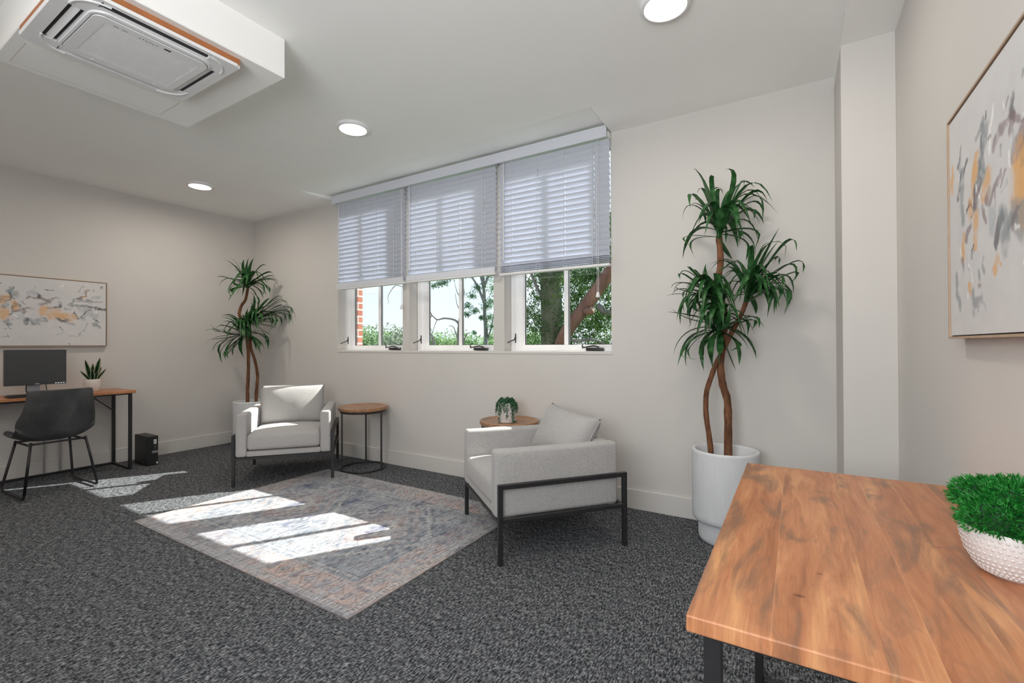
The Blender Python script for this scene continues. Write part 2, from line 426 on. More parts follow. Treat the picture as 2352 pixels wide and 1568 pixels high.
def mat_vcol(name, rough=0.8, weave=None, spec=0.2):
    t = NT(name); a = t.new('ShaderNodeVertexColor'); a.layer_name = 'paint'
    col = a.outputs['Color']
    if weave:
        n = t.noise(t.coord(weave), 1.0, 2, 0.7); n2 = t.noise(t.coord((weave[0] * .25, weave[1] * .35, 1)), 1.0, 3, 0.6)
        s = t.math('ADD', t.math('MULTIPLY', n, 0.55), t.math('MULTIPLY', n2, 0.45))
        col = t.mix(0.9, col, t.ramp(s, [(0.36, (0.38, 0.39, 0.43, 1)), (0.49, (0.92, 0.93, 0.95, 1)), (0.60, (1.40, 1.39, 1.36, 1))]), 'MULTIPLY')
        t.bump(s, 0.35, 0.003)
    t.set(col, rough, spec=spec); return t.m
RUGM = mat_vcol('distressed_rug_pile', 0.95, (330, 60, 1), 0.1)
CANVAS = mat_vcol('painted_canvas', 0.55, None, 0.3)

# ---- plant and painting outlines in metres
TUFTS_A = [((-0.026, 1.834), [(-0.089, 2.097, -0.123, 2.217, 1.3), (-0.104, 2.133, -0.156, 2.149, 0.7), (-0.176, 2.052, -0.242, 1.965, 1.2), (-0.169, 1.883, -0.239, 1.716, 1.2), (-0.182, 1.824, -0.154, 1.709, 0.5), (-0.046, 2.048, -0.077, 2.142, 1.0), (0.073, 2.141, 0.176, 2.14, 1.1), (0.117, 2.093, 0.219, 2.005, 1.0), (0.146, 2.062, 0.233, 1.979, 1.0), (0.146, 2.031, 0.217, 1.96, 1.0), (0.131, 1.992, 0.226, 1.905, 1.1), (0.124, 1.927, 0.196, 1.779, 0.6), (0.116, 1.836, 0.173, 1.699, 1.3), (0.115, 1.795, 0.118, 1.679, 1.0), (0.082, 1.84, 0.067, 1.758, 1.0), (0.007, 1.881, 0.01, 1.788, 1.0), (0.01, 1.746, 0.049, 1.701, 1.0), (-0.034, 2.081, 0.0, 2.063, 1.0), (-0.105, 1.996, -0.09, 1.905, 0.9), (0.02, 2.09, 0.058, 2.127, 1.0), (-0.065, 2.136, -0.045, 2.142, 0.9), (-0.129, 2.033, -0.193, 2.033, 0.9)]), ((0.124, 1.443), [(0.216, 1.663, 0.298, 1.789, 1.5), (0.188, 1.706, 0.245, 1.746, 1.0), (0.309, 1.74, 0.363, 1.687, 1.0), (0.295, 1.729, 0.319, 1.675, 1.0), (0.329, 1.634, 0.376, 1.547, 1.0), (0.363, 1.588, 0.342, 1.517, 1.0), (0.308, 1.583, 0.369, 1.468, 1.0), (0.286, 1.529, 0.348, 1.421, 1.0), (0.307, 1.487, 0.296, 1.335, 1.0), (0.233, 1.507, 0.223, 1.325, 1.4), (0.24, 1.491, 0.26, 1.348, 1.2), (0.279, 1.489, 0.264, 1.401, 1.0), (0.114, 1.539, 0.034, 1.409, 1.2), (0.084, 1.557, -0.014, 1.546, 1.0), (0.055, 1.609, -0.014, 1.563, 1.0), (0.04, 1.685, -0.08, 1.643, 1.0), (0.085, 1.673, -0.041, 1.607, 1.0), (0.144, 1.726, 0.115, 1.671, 1.0), (0.084, 1.474, 0.031, 1.384, 1.0), (0.161, 1.421, 0.175, 1.359, 1.1), (0.084, 1.478, 0.001, 1.478, 1.0), (0.259, 1.668, 0.287, 1.633, 1.0), (0.272, 1.562, 0.293, 1.488, 1.0), (0.187, 1.518, 0.172, 1.47, 1.0)]), ((-0.015, 1.411), [(-0.096, 1.559, -0.105, 1.697, 1.6), (-0.139, 1.596, -0.163, 1.624, 1.0), (-0.187, 1.617, -0.252, 1.595, 1.0), (-0.212, 1.558, -0.286, 1.5, 1.0), (-0.22, 1.523, -0.299, 1.483, 0.7), (-0.212, 1.479, -0.262, 1.303, 1.0), (-0.196, 1.479, -0.225, 1.376, 1.0), (-0.164, 1.469, -0.217, 1.349, 1.0), (-0.168, 1.426, -0.193, 1.288, 1.0), (-0.124, 1.398, -0.154, 1.52, 1.4), (0.016, 1.477, 0.043, 1.539, 1.1), (-0.076, 1.507, -0.123, 1.629, 1.2), (-0.053, 1.506, -0.06, 1.591, 1.0), (-0.188, 1.513, -0.229, 1.463, 1.0), (-0.14, 1.459, -0.172, 1.357, 1.0)]), ((-0.03, 1.26), [(-0.189, 1.331, -0.307, 1.409, 1.1), (-0.205, 1.254, -0.296, 1.106, 1.1), (-0.189, 1.228, -0.268, 1.071, 1.2), (-0.197, 1.202, -0.215, 1.037, 0.7), (-0.198, 1.15, -0.134, 1.073, 0.5), (-0.122, 1.176, -0.115, 0.996, 1.6), (-0.075, 1.167, -0.06, 1.032, 1.3), (-0.024, 1.159, -0.029, 1.049, 1.7), (-0.001, 1.184, 0.062, 1.017, 1.3), (0.059, 1.192, 0.077, 1.055, 1.2), (0.067, 1.242, 0.133, 1.142, 1.2), (0.112, 1.225, 0.177, 1.089, 0.8), (0.112, 1.344, 0.21, 1.268, 0.8), (0.149, 1.323, 0.152, 1.265, 1.0), (0.105, 1.324, 0.126, 1.224, 1.0), (-0.093, 1.312, -0.148, 1.425, 1.3), (-0.078, 1.218, -0.11, 1.167, 1.2), (0.015, 1.309, 0.083, 1.349, 1.4)])]
TRUNKS_A = [[(0.016, 0.525), (0.018, 0.749), (0.016, 0.841), (-0.014, 0.932), (-0.025, 1.057), (-0.009, 1.167), (0.004, 1.377), (-0.045, 1.539), (-0.017, 1.656), (-0.024, 1.792), (-0.026, 1.843)], [(-0.075, 0.523), (-0.108, 0.741), (-0.104, 0.895), (-0.052, 1.049), (-0.009, 1.142), (0.052, 1.275), (0.094, 1.357), (0.124, 1.447)], [(0.004, 1.377), (-0.015, 1.411), (-0.038, 1.454)]]
TUFTS_B = [((-0.036, 1.845), [(-0.021, 2.048, 0.024, 2.188, 1.5), (-0.065, 2.045, -0.127, 2.129, 1.1), (-0.138, 2.099, -0.218, 2.163, 0.6), (0.076, 2.081, 0.156, 2.109, 1.1), (0.144, 2.022, 0.225, 2.002, 1.3), (0.19, 1.965, 0.271, 1.896, 1.0), (0.144, 1.966, 0.156, 1.907, 0.7), (-0.217, 1.947, -0.329, 1.845, 0.8), (-0.153, 1.947, -0.174, 1.862, 1.0), (-0.174, 1.854, -0.217, 1.743, 1.4), (-0.182, 1.812, -0.207, 1.727, 1.2), (0.069, 1.842, 0.121, 1.733, 1.0), (0.091, 1.86, 0.152, 1.752, 1.0), (0.152, 1.872, 0.183, 1.788, 0.6), (0.031, 1.797, 0.084, 1.638, 0.8), (-0.124, 2.033, -0.16, 1.992, 0.6), (0.054, 1.901, 0.121, 1.87, 1.1), (-0.116, 1.874, -0.065, 1.877, 1.0)]), ((-0.021, 1.414), [(0.114, 1.664, 0.19, 1.754, 1.8), (0.221, 1.72, 0.314, 1.724, 1.0), (0.252, 1.674, 0.362, 1.67, 1.0), (0.26, 1.644, 0.338, 1.612, 0.8), (0.291, 1.602, 0.393, 1.526, 1.0), (0.283, 1.575, 0.342, 1.455, 1.0), (0.314, 1.559, 0.378, 1.473, 1.0), (0.252, 1.54, 0.307, 1.402, 0.8), (0.206, 1.539, 0.252, 1.41, 1.0), (0.206, 1.495, 0.167, 1.34, 1.0), (0.076, 1.68, -0.021, 1.786, 0.9), (0.069, 1.646, -0.05, 1.709, 0.7), (-0.006, 1.541, 0.009, 1.669, 0.9), (-0.05, 1.498, -0.032, 1.6, 1.0), (0.114, 1.356, 0.198, 1.301, 1.0), (0.129, 1.417, 0.252, 1.388, 1.0), (0.024, 1.542, 0.069, 1.594, 1.8), (0.054, 1.458, 0.129, 1.519, 1.5), (0.114, 1.459, 0.175, 1.46, 1.0), (0.016, 1.61, -0.08, 1.598, 0.6), (0.099, 1.57, 0.152, 1.614, 1.6)]), ((-0.072, 1.304), [(-0.181, 1.511, -0.299, 1.496, 1.0), (-0.153, 1.495, -0.26, 1.522, 1.0), (-0.189, 1.44, -0.299, 1.446, 1.0), (-0.253, 1.402, -0.327, 1.392, 1.0), (-0.295, 1.335, -0.393, 1.42, 1.1), (-0.274, 1.335, -0.386, 1.338, 0.7), (-0.295, 1.261, -0.389, 1.248, 0.8), (-0.323, 1.22, -0.365, 1.081, 1.0), (-0.295, 1.203, -0.309, 1.043, 1.0), (-0.274, 1.162, -0.281, 0.981, 1.0), (-0.231, 1.162, -0.206, 1.02, 1.0), (-0.238, 1.137, -0.245, 1.038, 1.0), (-0.167, 1.186, -0.188, 1.066, 1.4), (-0.116, 1.169, -0.065, 1.018, 1.2), (0.016, 1.245, 0.046, 1.126, 1.0), (0.076, 1.237, 0.129, 1.125, 1.0), (0.129, 1.28, 0.167, 1.134, 1.4), (0.122, 1.305, 0.179, 1.202, 1.0), (0.061, 1.245, 0.103, 1.177, 1.0), (-0.028, 1.372, -0.043, 1.203, 1.5), (-0.138, 1.37, -0.16, 1.437, 1.2), (-0.08, 1.472, -0.094, 1.547, 1.0), (-0.203, 1.303, -0.274, 1.368, 1.3), (0.016, 1.33, 0.084, 1.33, 1.3)])]
TRUNKS_B = [[(0.046, 0.557), (0.054, 0.693), (0.065, 0.828), (0.046, 0.948), (0.028, 1.033), (-0.006, 1.144), (-0.013, 1.287), (-0.021, 1.414)], [(-0.038, 0.557), (-0.039, 0.697), (-0.032, 0.892), (-0.032, 1.118), (-0.05, 1.329), (-0.102, 1.471), (-0.127, 1.546), (-0.102, 1.639), (-0.058, 1.708), (-0.039, 1.827), (-0.036, 1.853)]]
STROKES_R = [([(1.802, 1.688), (1.809, 1.651), (1.812, 1.623)], 0.02, 'o', 0.5), ([(1.615, 1.622), (1.626, 1.571)], 0.03, 'o', 0.5), ([(1.523, 1.573), (1.532, 1.541)], 0.05, 'o', 0.5), ([(1.606, 1.509), (1.608, 1.433)], 0.03, 'o', 0.5), ([(1.649, 1.542), (1.646, 1.518)], 0.03, 'o', 0.5), ([(1.707, 1.461), (1.711, 1.41)], 0.025, 'o', 0.5), ([(1.33, 1.534), (1.332, 1.476), (1.327, 1.459)], 0.09, 'o', 0.5), ([(1.304, 1.513), (1.311, 1.464)], 0.08, 'o', 0.5), ([(1.464, 1.369), (1.482, 1.341)], 0.02, 'o', 0.5), ([(1.661, 1.329), (1.657, 1.311)], 0.02, 'o', 0.5), ([(1.443, 1.358), (1.443, 1.355)], 0.012, 'o', 0.5), ([(1.723, 1.644), (1.734, 1.617), (1.758, 1.592)], 0.018, 'd', 0.5), ([(1.703, 1.638), (1.726, 1.565), (1.712, 1.513)], 0.03, 'g', 0.5), ([(1.577, 1.615), (1.595, 1.576), (1.61, 1.529)], 0.03, 'd', 0.5), ([(1.557, 1.6), (1.579, 1.574)], 0.025, 'g', 0.5), ([(1.438, 1.453), (1.464, 1.436), (1.472, 1.4)], 0.022, 'd', 0.5), ([(1.41, 1.43), (1.41, 1.408), (1.419, 1.387)], 0.035, 'g', 0.5), ([(1.435, 1.45), (1.422, 1.428)], 0.05, 'g', 0.5), ([(1.391, 1.438), (1.361, 1.436)], 0.025, 'd', 0.5), ([(1.361, 1.447), (1.333, 1.436), (1.339, 1.422)], 0.06, 'g', 0.5), ([(1.349, 1.46), (1.367, 1.435), (1.376, 1.414)], 0.012, 'm', 0.5), ([(1.517, 1.529), (1.521, 1.512)], 0.03, 'm', 0.5), ([(1.556, 1.513), (1.553, 1.498), (1.535, 1.473)], 0.014, 'm', 0.5), ([(1.439, 1.55), (1.48, 1.535), (1.495, 1.513), (1.51, 1.501)], 0.014, 'm', 0.5), ([(1.473, 1.528), (1.473, 1.489)], 0.008, 'm', 0.5), ([(1.673, 1.528), (1.654, 1.546)], 0.012, 'm', 0.5), ([(1.647, 1.487), (1.675, 1.478), (1.685, 1.453)], 0.016, 'm', 0.5), ([(1.774, 1.376), (1.77, 1.331), (1.74, 1.285)], 0.022, 'g', 0.5), ([(1.634, 1.312), (1.632, 1.257)], 0.02, 'g', 0.5), ([(1.622, 1.282), (1.567, 1.284)], 0.02, 'g', 0.5), ([(1.556, 1.391), (1.561, 1.367), (1.545, 1.349)], 0.01, 'g', 0.5), ([(1.59, 1.351), (1.587, 1.347)], 0.018, 'g', 0.5), ([(1.721, 1.402), (1.712, 1.374)], 0.018, 'm', 0.5), ([(1.635, 1.418), (1.638, 1.401)], 0.012, 'g', 0.5), ([(1.31, 1.371), (1.316, 1.361)], 0.01, 'd', 0.5), ([(1.496, 1.474), (1.497, 1.444)], 0.04, 'l', 0.5), ([(1.605, 1.556), (1.605, 1.534)], 0.04, 'm', 0.5), ([(1.735, 1.441), (1.726, 1.418)], 0.006, 'w', 0.5), ([(1.662, 1.382), (1.642, 1.341)], 0.006, 'w', 0.5), ([(1.31, 1.38), (1.327, 1.341)], 0.006, 'w', 0.5), ([(1.372, 1.695), (1.378, 1.672), (1.373, 1.653)], 0.022, 'd', 0.5), ([(1.373, 1.655), (1.339, 1.632), (1.294, 1.62)], 0.014, 'm', 0.5), ([(1.379, 1.653), (1.404, 1.642), (1.449, 1.648), (1.463, 1.635), (1.478, 1.623)], 0.018, 'm', 0.5), ([(1.367, 1.646), (1.38, 1.623)], 0.02, 'm', 0.5), ([(1.306, 1.619), (1.329, 1.592), (1.357, 1.571)], 0.035, 'm', 0.5), ([(1.329, 1.592), (1.33, 1.541)], 0.012, 'm', 0.5), ([(1.302, 1.578), (1.303, 1.552)], 0.04, 'd', 0.5), ([(1.324, 1.566), (1.331, 1.521)], 0.06, 'o', 0.5), ([(1.53, 1.732), (1.53, 1.714)], 0.008, 'd', 0.5), ([(1.554, 1.71), (1.551, 1.681), (1.56, 1.652), (1.554, 1.591)], 0.028, 'g', 0.5), ([(1.554, 1.704), (1.6, 1.697)], 0.012, 'g', 0.5), ([(1.523, 1.689), (1.544, 1.66)], 0.03, 'g', 0.5), ([(1.563, 1.681), (1.556, 1.632)], 0.01, 'd', 0.5), ([(1.482, 1.724), (1.497, 1.684), (1.506, 1.63)], 0.012, 'w', 0.5), ([(1.726, 1.721), (1.733, 1.647)], 0.014, 'g', 0.5), ([(1.669, 1.665), (1.693, 1.637)], 0.014, 'd', 0.5), ([(1.732, 1.692), (1.754, 1.662)], 0.01, 'd', 0.5), ([(1.602, 1.647), (1.611, 1.609)], 0.035, 'o', 0.5), ([(1.437, 1.611), (1.437, 1.596)], 0.01, 'g', 0.5), ([(1.292, 1.724), (1.317, 1.721)], 0.014, 'g', 0.5)]
STROKES_L = [([(1.104, 1.589), (1.132, 1.599)], 0.07, 'o', 0.5), ([(1.104, 1.491), (1.127, 1.443)], 0.06, 'o', 0.5), ([(1.192, 1.554), (1.195, 1.513)], 0.045, 'o', 0.5), ([(1.387, 1.5), (1.425, 1.484), (1.463, 1.469)], 0.09, 'o', 0.5), ([(1.529, 1.455), (1.569, 1.448)], 0.065, 'o', 0.5), ([(1.65, 1.643), (1.678, 1.663)], 0.02, 'o', 0.5), ([(1.157, 1.675), (1.166, 1.602), (1.138, 1.559), (1.104, 1.523)], 0.022, 'g', 0.5), ([(1.171, 1.669), (1.189, 1.645)], 0.05, 'g', 0.5), ([(1.16, 1.643), (1.166, 1.594)], 0.015, 'd', 0.5), ([(1.191, 1.704), (1.191, 1.687)], 0.01, 'd', 0.5), ([(1.172, 1.536), (1.172, 1.478), (1.218, 1.498), (1.241, 1.508)], 0.016, 'm', 0.5), ([(1.236, 1.516), (1.295, 1.528)], 0.01, 'm', 0.5), ([(1.247, 1.508), (1.248, 1.466)], 0.008, 'm', 0.5), ([(1.253, 1.613), (1.277, 1.632), (1.337, 1.612), (1.343, 1.66)], 0.014, 'm', 0.5), ([(1.337, 1.625), (1.399, 1.596), (1.425, 1.606), (1.463, 1.636)], 0.016, 'm', 0.5), ([(1.356, 1.558), (1.412, 1.588)], 0.022, 'm', 0.5), ([(1.35, 1.617), (1.343, 1.651)], 0.018, 'd', 0.5), ([(1.254, 1.391), (1.256, 1.425), (1.295, 1.426), (1.308, 1.384)], 0.022, 'g', 0.5), ([(1.257, 1.391), (1.265, 1.421), (1.277, 1.425)], 0.016, 'd', 0.5), ([(1.295, 1.418), (1.338, 1.42), (1.394, 1.422)], 0.025, 'g', 0.5), ([(1.301, 1.384), (1.32, 1.385)], 0.02, 'g', 0.5), ([(1.412, 1.536), (1.438, 1.546), (1.476, 1.54), (1.489, 1.576), (1.476, 1.593)], 0.014, 'd', 0.5), ([(1.362, 1.455), (1.369, 1.447)], 0.012, 'd', 0.5), ([(1.47, 1.434), (1.503, 1.409), (1.529, 1.401), (1.569, 1.385)], 0.018, 'd', 0.5), ([(1.516, 1.41), (1.555, 1.42)], 0.02, 'm', 0.5), ([(1.405, 1.691), (1.437, 1.695)], 0.008, 'd', 0.5), ([(1.575, 1.618), (1.568, 1.555), (1.609, 1.576)], 0.02, 'g', 0.5), ([(1.582, 1.623), (1.616, 1.631), (1.636, 1.623)], 0.02, 'g', 0.5), ([(1.616, 1.631), (1.664, 1.653), (1.678, 1.7)], 0.018, 'm', 0.5), ([(1.664, 1.699), (1.685, 1.714)], 0.022, 'r', 0.5), ([(1.713, 1.731), (1.72, 1.722)], 0.01, 'd', 0.5), ([(1.774, 1.755), (1.784, 1.766)], 0.012, 'd', 0.5), ([(1.595, 1.602), (1.664, 1.605), (1.793, 1.617)], 0.008, 'm', 0.5), ([(1.735, 1.64), (1.778, 1.663)], 0.03, 'l', 0.5), ([(1.685, 1.609), (1.713, 1.602)], 0.03, 'g', 0.5), ([(1.609, 1.558), (1.699, 1.566), (1.771, 1.55), (1.822, 1.54)], 0.014, 'd', 0.5), ([(1.785, 1.547), (1.822, 1.542)], 0.02, 'd', 0.5), ([(1.637, 1.542), (1.685, 1.526), (1.651, 1.452)], 0.05, 'l', 0.5), ([(1.582, 1.511), (1.616, 1.441)], 0.01, 'd', 0.5), ([(1.644, 1.451), (1.664, 1.498), (1.692, 1.536)], 0.01, 'd', 0.5), ([(1.644, 1.451), (1.678, 1.448)], 0.01, 'd', 0.5), ([(1.721, 1.483), (1.742, 1.474)], 0.045, 'l', 0.5), ([(1.735, 1.391), (1.764, 1.373)], 0.03, 'g', 0.5), ([(1.679, 1.398), (1.665, 1.343), (1.617, 1.287)], 0.014, 'g', 0.5), ([(1.549, 1.273), (1.637, 1.274)], 0.008, 'l', 0.5), ([(1.438, 1.293), (1.503, 1.299)], 0.008, 'l', 0.5), ([(1.105, 1.263), (1.161, 1.268)], 0.01, 'g', 0.5), ([(1.172, 1.355), (1.178, 1.338)], 0.014, 'g', 0.5), ([(1.133, 1.333), (1.15, 1.333)], 0.01, 'g', 0.5), ([(1.522, 1.534), (1.542, 1.527)], 0.02, 'g', 0.5), ([(1.218, 1.439), (1.242, 1.441)], 0.03, 'l', 0.5), ([(1.277, 1.662), (1.325, 1.658)], 0.03, 'l', 0.5)]

# ------------------------------------------------------------------ the room
XL, XR, YW, YB, ZC = -5.88, 0.422, 3.31, -1.3, 2.75
OX0, OX1, OZ0, OZ1 = -4.24, -1.16, 1.125, 2.79        # window opening in the wall
def struct(name, bm, m, smooth=False):
    return tag(obj(name, bm, m, None, smooth), kind='structure')

struct('floor', box(B(), XL - 0.1, XR + 0.1, YB - 0.1, YW + 0.17, -0.12, 0), CARPET)
# window wall: inner leaf with the wide opening
bm = plate(B(), [XL - 0.1, OX0, OX1, XR + 0.1], [-0.1, OZ0, OZ1, 2.95], [(OX0, OX1, OZ0, OZ1)], YW, YW + 0.10, 'xzy')
struct('wall_back', bm, WALL)
bm = plate(B(), [XL - 0.4, -4.13, -1.02, XR + 0.6], [-3.3, 1.12, OZ1, 3.2], [(-4.13, -1.02, 1.12, OZ1)], YW + 0.175, YW + 0.205, 'xzy')
bm2 = box(bm, -4.62, -4.13, YW + 0.205, YW + 0.24, -3.3, 3.2)
struct('wall_outside', bm, BRICK)
struct('wall_left', box(B(), XL - 0.1, XL, YB - 0.1, YW + 0.1, 0, 2.95), WALL)
struct('wall_right', box(B(), XR, XR + 0.1, YB - 0.1, YW + 0.1, 0, 2.95), WALL)
bm = plate(B(), [XL - 0.1, -1.30, 0.30, XR + 0.1], [0, 0.9, 2.45, 2.95], [(-1.30, 0.30, 0.9, 2.45)], YB - 0.1, YB, 'xzy')
struct('wall_front', bm, WALL)
w4 = empty('window_4', (-0.5, YB - 0.08, 0.9)); w4['kind'] = 'structure'  # made-up window, gives the added fill light a place in the rear wall
obj('window_frame', plate(B(), [-0.8, -0.75, -0.025, 0.025, 0.75, 0.8], [0, 0.05, 1.50, 1.55], [(-0.75, -0.025, 0.05, 1.50), (0.025, 0.75, 0.05, 1.50)], 0.0, 0.06, 'xzy'), VINYL, w4)
obj('window_pane', box(B(), -0.76, 0.76, 0.028, 0.032, 0.04, 1.51), GLASS, w4)
# ceiling with the sloped pocket over the window
NX0, NX1, NY0 = -4.275, -1.15, 2.88
bm = plate(B(), [XL - 0.1, NX0, NX1, XR + 0.1], [YB - 0.1, NY0, YW + 0.1], [(NX0, NX1, NY0, YW + 0.1)], ZC, ZC + 0.012, 'xyz')
def quad(bm, *ps): bm.faces.new([bm.verts.new(p) for p in ps])
zt = 2.797
quad(bm, (NX0, NY0, ZC), (NX0, YW, zt), (NX1, YW, zt), (NX1, NY0, ZC))
quad(bm, (NX0 + 0.002, NY0, ZC), (NX0 + 0.002, YW, ZC), (NX0 + 0.002, YW, zt)); quad(bm, (NX1 - 0.002, NY0, ZC), (NX1 - 0.002, YW, zt), (NX1 - 0.002, YW, ZC))
box(bm, XL - 0.1, XR + 0.1, YB - 0.1, YW + 0.2, 2.90, 2.98)
struct('ceiling', bm, CEIL)
# lowered ceiling strip along the right wall and the column below it
struct('trim_1', box(B(), 0.205, XR, YB, YW, 2.687, ZC), CEIL)
struct('trim_2', box(B(), 0.205, XR, 2.86, YW, 0, 2.687, 0.002), WALL)
# soffit that carries the air conditioner
SX0, SX1, SY0, SY1, SZ = -3.25, -2.225, 0.585, 1.415, 2.55
struct('trim_3', box(B(), SX0, SX1, SY0, SY1, SZ, ZC, 0.003), CEIL)
# posts between the windows
struct('trim_4', box(B(), -3.276, -3.186, YW - 0.001, YW + 0.165, OZ0, OZ1), WALL)
struct('trim_5', box(B(), -2.207, -2.098, YW - 0.001, YW + 0.165, OZ0, OZ1), WALL)
# sill and head boards, left reveal
bm = box(B(), OX0 - 0.005, OX1 + 0.003, YW - 0.006, YW + 0.10, OZ0 - 0.02, OZ0 + 0.002, 0.002)
struct('trim_6', bm, TRIM)

def baseboard(name, x0, x1, y0, y1, ax):
    bm = box(B(), x0, x1, y0, y1, 0, 0.14, 0.004, 2)
    struct(name, bm, TRIM)
baseboard('baseboard_back', XL + 0.016, 0.205, YW - 0.016, YW, 'x')
baseboard('baseboard_left', XL, XL + 0.016, YB, YW, 'y')
baseboard('baseboard_right', XR - 0.016, XR, YB, 2.86, 'y')

# ------------------------------------------------------------------ windows (frame at y 3.41 - 3.485)
def window(idx, cx, halfw=0.51):
    y0, y1 = 3.412, 3.482
    root = empty('window_%d' % idx, (cx, y0, OZ0)); root['kind'] = 'structure'
    H = OZ1 - OZ0; d = y1 - y0
    bm = plate(B(), [-halfw, -halfw + 0.045, halfw - 0.045, halfw], [-0.01, 0.012, H - 0.03, H], [(-halfw + 0.045, halfw - 0.045, 0.012, H - 0.03)], 0.0, d, 'xzy')
    # stepped inner lip
    bm = plate(bm, [-halfw + 0.045, -halfw + 0.062, halfw - 0.062, halfw - 0.045], [0.012, 0.02, H - 0.045, H - 0.03], [(-halfw + 0.062, halfw - 0.062, 0.02, H - 0.045)], 0.012, d, 'xzy')
    obj('window_frame', bm, VINYL, root)
    a = halfw - 0.060; b = halfw - 0.112
    bm = plate(B(), [-a, -b, b, a], [0.018, 0.050, H - 0.09, H - 0.045], [(-b, b, 0.050, H - 0.09)], 0.016, d - 0.012, 'xzy')
    bm = plate(bm, [-b, -b + 0.009, b - 0.009, b], [0.050, 0.053, H - 0.10, H - 0.09], [(-b + 0.009, b - 0.009, 0.053, H - 0.10)], 0.026, d - 0.02, 'xzy')
    sash = obj('window_sash', bm, VINYL, root)
    bm = plate(B(), [-b + 0.009, -b + 0.014, b - 0.014, b - 0.009], [0.053, 0.056, H - 0.105, H - 0.10], [(-b + 0.014, b - 0.014, 0.056, H - 0.105)], 0.030, d - 0.024, 'xzy')
    obj('gasket', bm, GASKET, sash)
    bm = box(B(), -0.021, 0.017, 0.024, 0.036, 0.050, H - 0.09, 0.003)
    box(bm, -0.021, 0.017, 0.040, 0.052, 0.050, H - 0.09, 0.003)
    obj('muntin', bm, VINYL, sash)
    bm = box(B(), 0.0175, 0.0215, 0.026, 0.050, 0.052, H - 0.10)
    obj('muntin_shadow_gap', bm, GASKET, sash)
    obj('window_pane', box(B(), -b, b, 0.0365, 0.0395, 0.045, H - 0.085), GLASS, sash)
    # crank operator on the sill side
    bm = box(B(), 0.19, 0.33, -0.035, 0.005, 0.006, 0.030, 0.005, 2)
    tube(bm, [(0.30, -0.03, 0.034), (0.26, -0.042, 0.045), (0.19, -0.045, 0.034), (0.165, -0.05, 0.030)], [0.006, 0.006, 0.005, 0.006], 8)
    tube(bm, [(0.175, -0.05, 0.028), (0.168, -0.052, 0.052)], 0.006, 8)
    obj('crank_handle', bm, BLACKP, root, True, 40)
    bm = box(B(), -halfw + 0.040, -halfw + 0.050, -0.006, 0.001, 0.07, 0.15, 0.003, 2)
    tube(bm, [(-halfw + 0.045, -0.008, 0.12), (-halfw + 0.045, -0.02, 0.10), (-halfw + 0.025, -0.055, 0.085), (-halfw + 0.010, -0.075, 0.072)], [0.005, 0.005, 0.004, 0.005], 8)
    obj('lock_lever', bm, BLACKP, root, True, 40)
    return root
window(1, -3.733); window(2, -2.663); window(3, -1.583)

